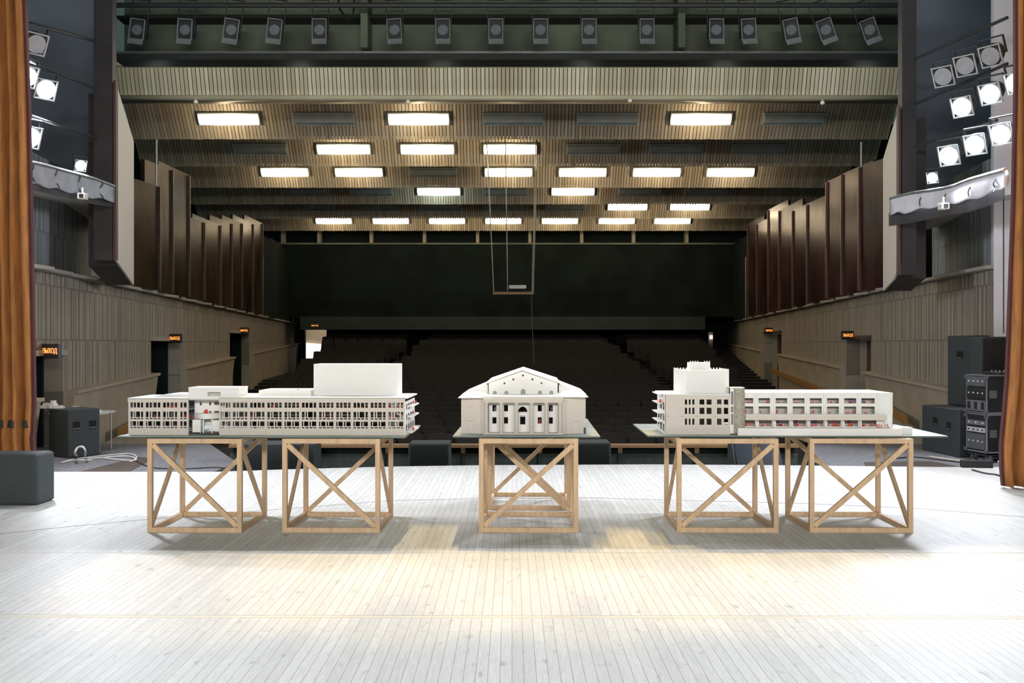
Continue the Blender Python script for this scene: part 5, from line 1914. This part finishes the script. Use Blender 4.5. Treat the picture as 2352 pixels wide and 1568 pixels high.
seat0 = make_seat()
SP = .56
cnt = 0
first = True
stuff_mb = MB()
ordn = ['front', 'second', 'third', 'fourth', 'fifth', 'sixth', 'seventh', 'eighth', 'ninth', 'tenth', 'eleventh', 'twelfth', 'thirteenth', 'fourteenth']
for ri, z in enumerate(rows_z[:-1]):
    cxo = .2 - .0245 * (z - 18.4)
    xl_, xr_ = (WL(z) + 1.5 if z < 36 else XW(745 - (50 - z) * 3, z) + .2), WR(z) - 1.5
    n = int((xr_ - xl_) / SP)
    for k in range(n):
        x = xl_ + SP / 2 + k * SP + ((z * 7.3) % .3) - .1
        # an aisle through the seating on each side
        if abs(x + 4.6 - .0 * z) < .5 and z > 20 or abs(x - 4.9) < .5 and z > 20:
            continue
        loc = (x, z, floorZ(z))
        px = CX + F * x / z
        if cnt < 300 and ri < 14 and (abs(px - 1176) < 1000):
            rn = ordn[ri]
            lab = 'dark fabric theatre seat in the %s row from the stage' % rn
            if first:
                seat0.location = loc
                seat0['label'] = lab
                first = False
            else:
                dup(seat0, loc, lab)
            cnt += 1
        else:
            w = .255
            stuff_mb.loft([[(x - w, z + .1, loc[2] + .38), (x + w, z + .1, loc[2] + .38), (x + w, z + .17, loc[2] + .38), (x - w, z + .17, loc[2] + .38)],
                           [(x - w, z + .18, loc[2] + .84), (x + w, z + .18, loc[2] + .84), (x + w, z + .25, loc[2] + .84), (x - w, z + .25, loc[2] + .84)],
                           [(x - w + .04, z + .19, loc[2] + .88), (x + w - .04, z + .19, loc[2] + .88), (x + w - .04, z + .26, loc[2] + .88), (x - w + .04, z + .26, loc[2] + .88)]])
            stuff_mb.box(x - w + .02, x + w - .02, z - .02, z + .07, loc[2] + .3, loc[2] + .66)
            stuff_mb.box(x + .26, x + .29, z - .2, z + .12, loc[2], loc[2] + .58)
o = stuff_mb.build('theatre_seats', 'seat_fabric')
tag(o, 'dark rear block of theatre seats rising into the shadow under the rear beam', 'seats', kind='stuff')

# ------------------------------------------------------------------ LIGHTS
def lamp(kind, name, loc, power, col, aim=None, size=.1, angle=60, blend=.5, sx=1, sy=1):
    l = bpy.data.lights.new(name, kind)
    l.energy = power
    l.color = col
    if kind == 'SPOT':
        l.spot_size = math.radians(angle)
        l.spot_blend = blend
        l.shadow_soft_size = size
    elif kind == 'POINT':
        l.shadow_soft_size = size
    elif kind == 'AREA':
        l.shape = 'RECTANGLE'
        l.size, l.size_y = sx, sy
    o = bpy.data.objects.new(name, l)
    COL.objects.link(o)
    o.location = loc
    if aim is not None:
        d = Vector(aim) - Vector(loc)
        o.rotation_euler = d.to_track_quat('-Z', 'Y').to_euler()
    return o


# overhead batten above the proscenium
for i, x in enumerate([-5.2, -3.7, -2.2, -.7, .8, 2.3, 3.8, 5.3]):
    lamp('SPOT', 'batten_lamp', (x, 11.72, 6.25), 265, (.93, .95, 1.0), aim=(x * .92, 6.9, 0), size=.05, angle=92, blend=.6)
# warm fresnels on the same batten, on the floor in front of the tables
for x in (-1.75, -.65, .45, 1.55, 2.6):
    lamp('SPOT', 'warm_lamp', (x * 1.05, 12.3, 6.4), 1000, (1.0, .68, .26), aim=(x, 6.55, 0), size=.06, angle=17, blend=.4)
# floodlights in the side bays
for loc, aim, Y, sgn in FL:
    pw_ = 330 if Y < 13 else 70
    pw_ *= 1.25 if sgn < 0 else .72
    d = (aim - loc).normalized()
    lamp('SPOT', 'flood_beam', loc + d * .06, pw_, (.85, .89, 1.0), aim=aim, size=.09, angle=168, blend=.3)
# upstage border lights behind and above the photographer
lamp('AREA', 'border_light', (0, -6.0, 4.6), 1300, (1.0, .97, .915), aim=(0, 8.0, .6), sx=10, sy=.8)
# extra point lamps added before the lit fluorescents, for their glow on the slats
for loc, l in LAMPS:
    lamp('POINT', 'fixture_glow_fill', loc + Vector((0, -.6, -.45)), 40, (1.0, .78, .5) if l == 1 else (.85, 1, .9), size=.12)
# added unseen point lamps behind the lighting bridge, brightening the first slatted fascia
for x in (-7.5, -4.5, -1.5, 1.5, 4.5, 7.5):
    lamp('POINT', 'fascia_fill', (x, 20.4, H + 5.75), 60, (.95, 1.0, .86), size=.25)
# foyer light
lamp('POINT', 'foyer_light', (XW(725, 52), 52, 2.6), 60, (1, .85, .7), size=.2)

w = bpy.data.worlds.new('World')
S.world = w
w.use_nodes = True
bg = w.node_tree.nodes['Background']
bg.inputs[0].default_value = (.50, .72, .66, 1)
bg.inputs[1].default_value = 0.10

# ------------------------------------------------------------------ CAMERA
cam = bpy.data.cameras.new('camera')
cam.sensor_width = 36
cam.lens = 36 * F / 2352
cam.shift_y = (HZ - 784) / 2352
cam.shift_x = 0
cam.clip_end = 200
co = bpy.data.objects.new('camera', cam)
COL.objects.link(co)
co.location = (0, 0, H)
co.rotation_euler = (math.pi / 2, 0, 0)
S.camera = co
S.view_settings.view_transform = 'Standard'
S.view_settings.look = 'None'
S.view_settings.exposure = 0.0
S.view_settings.gamma = 1.0
S.view_settings.use_curve_mapping = False
S.cycles.max_bounces = 6
S.cycles.use_denoising = True
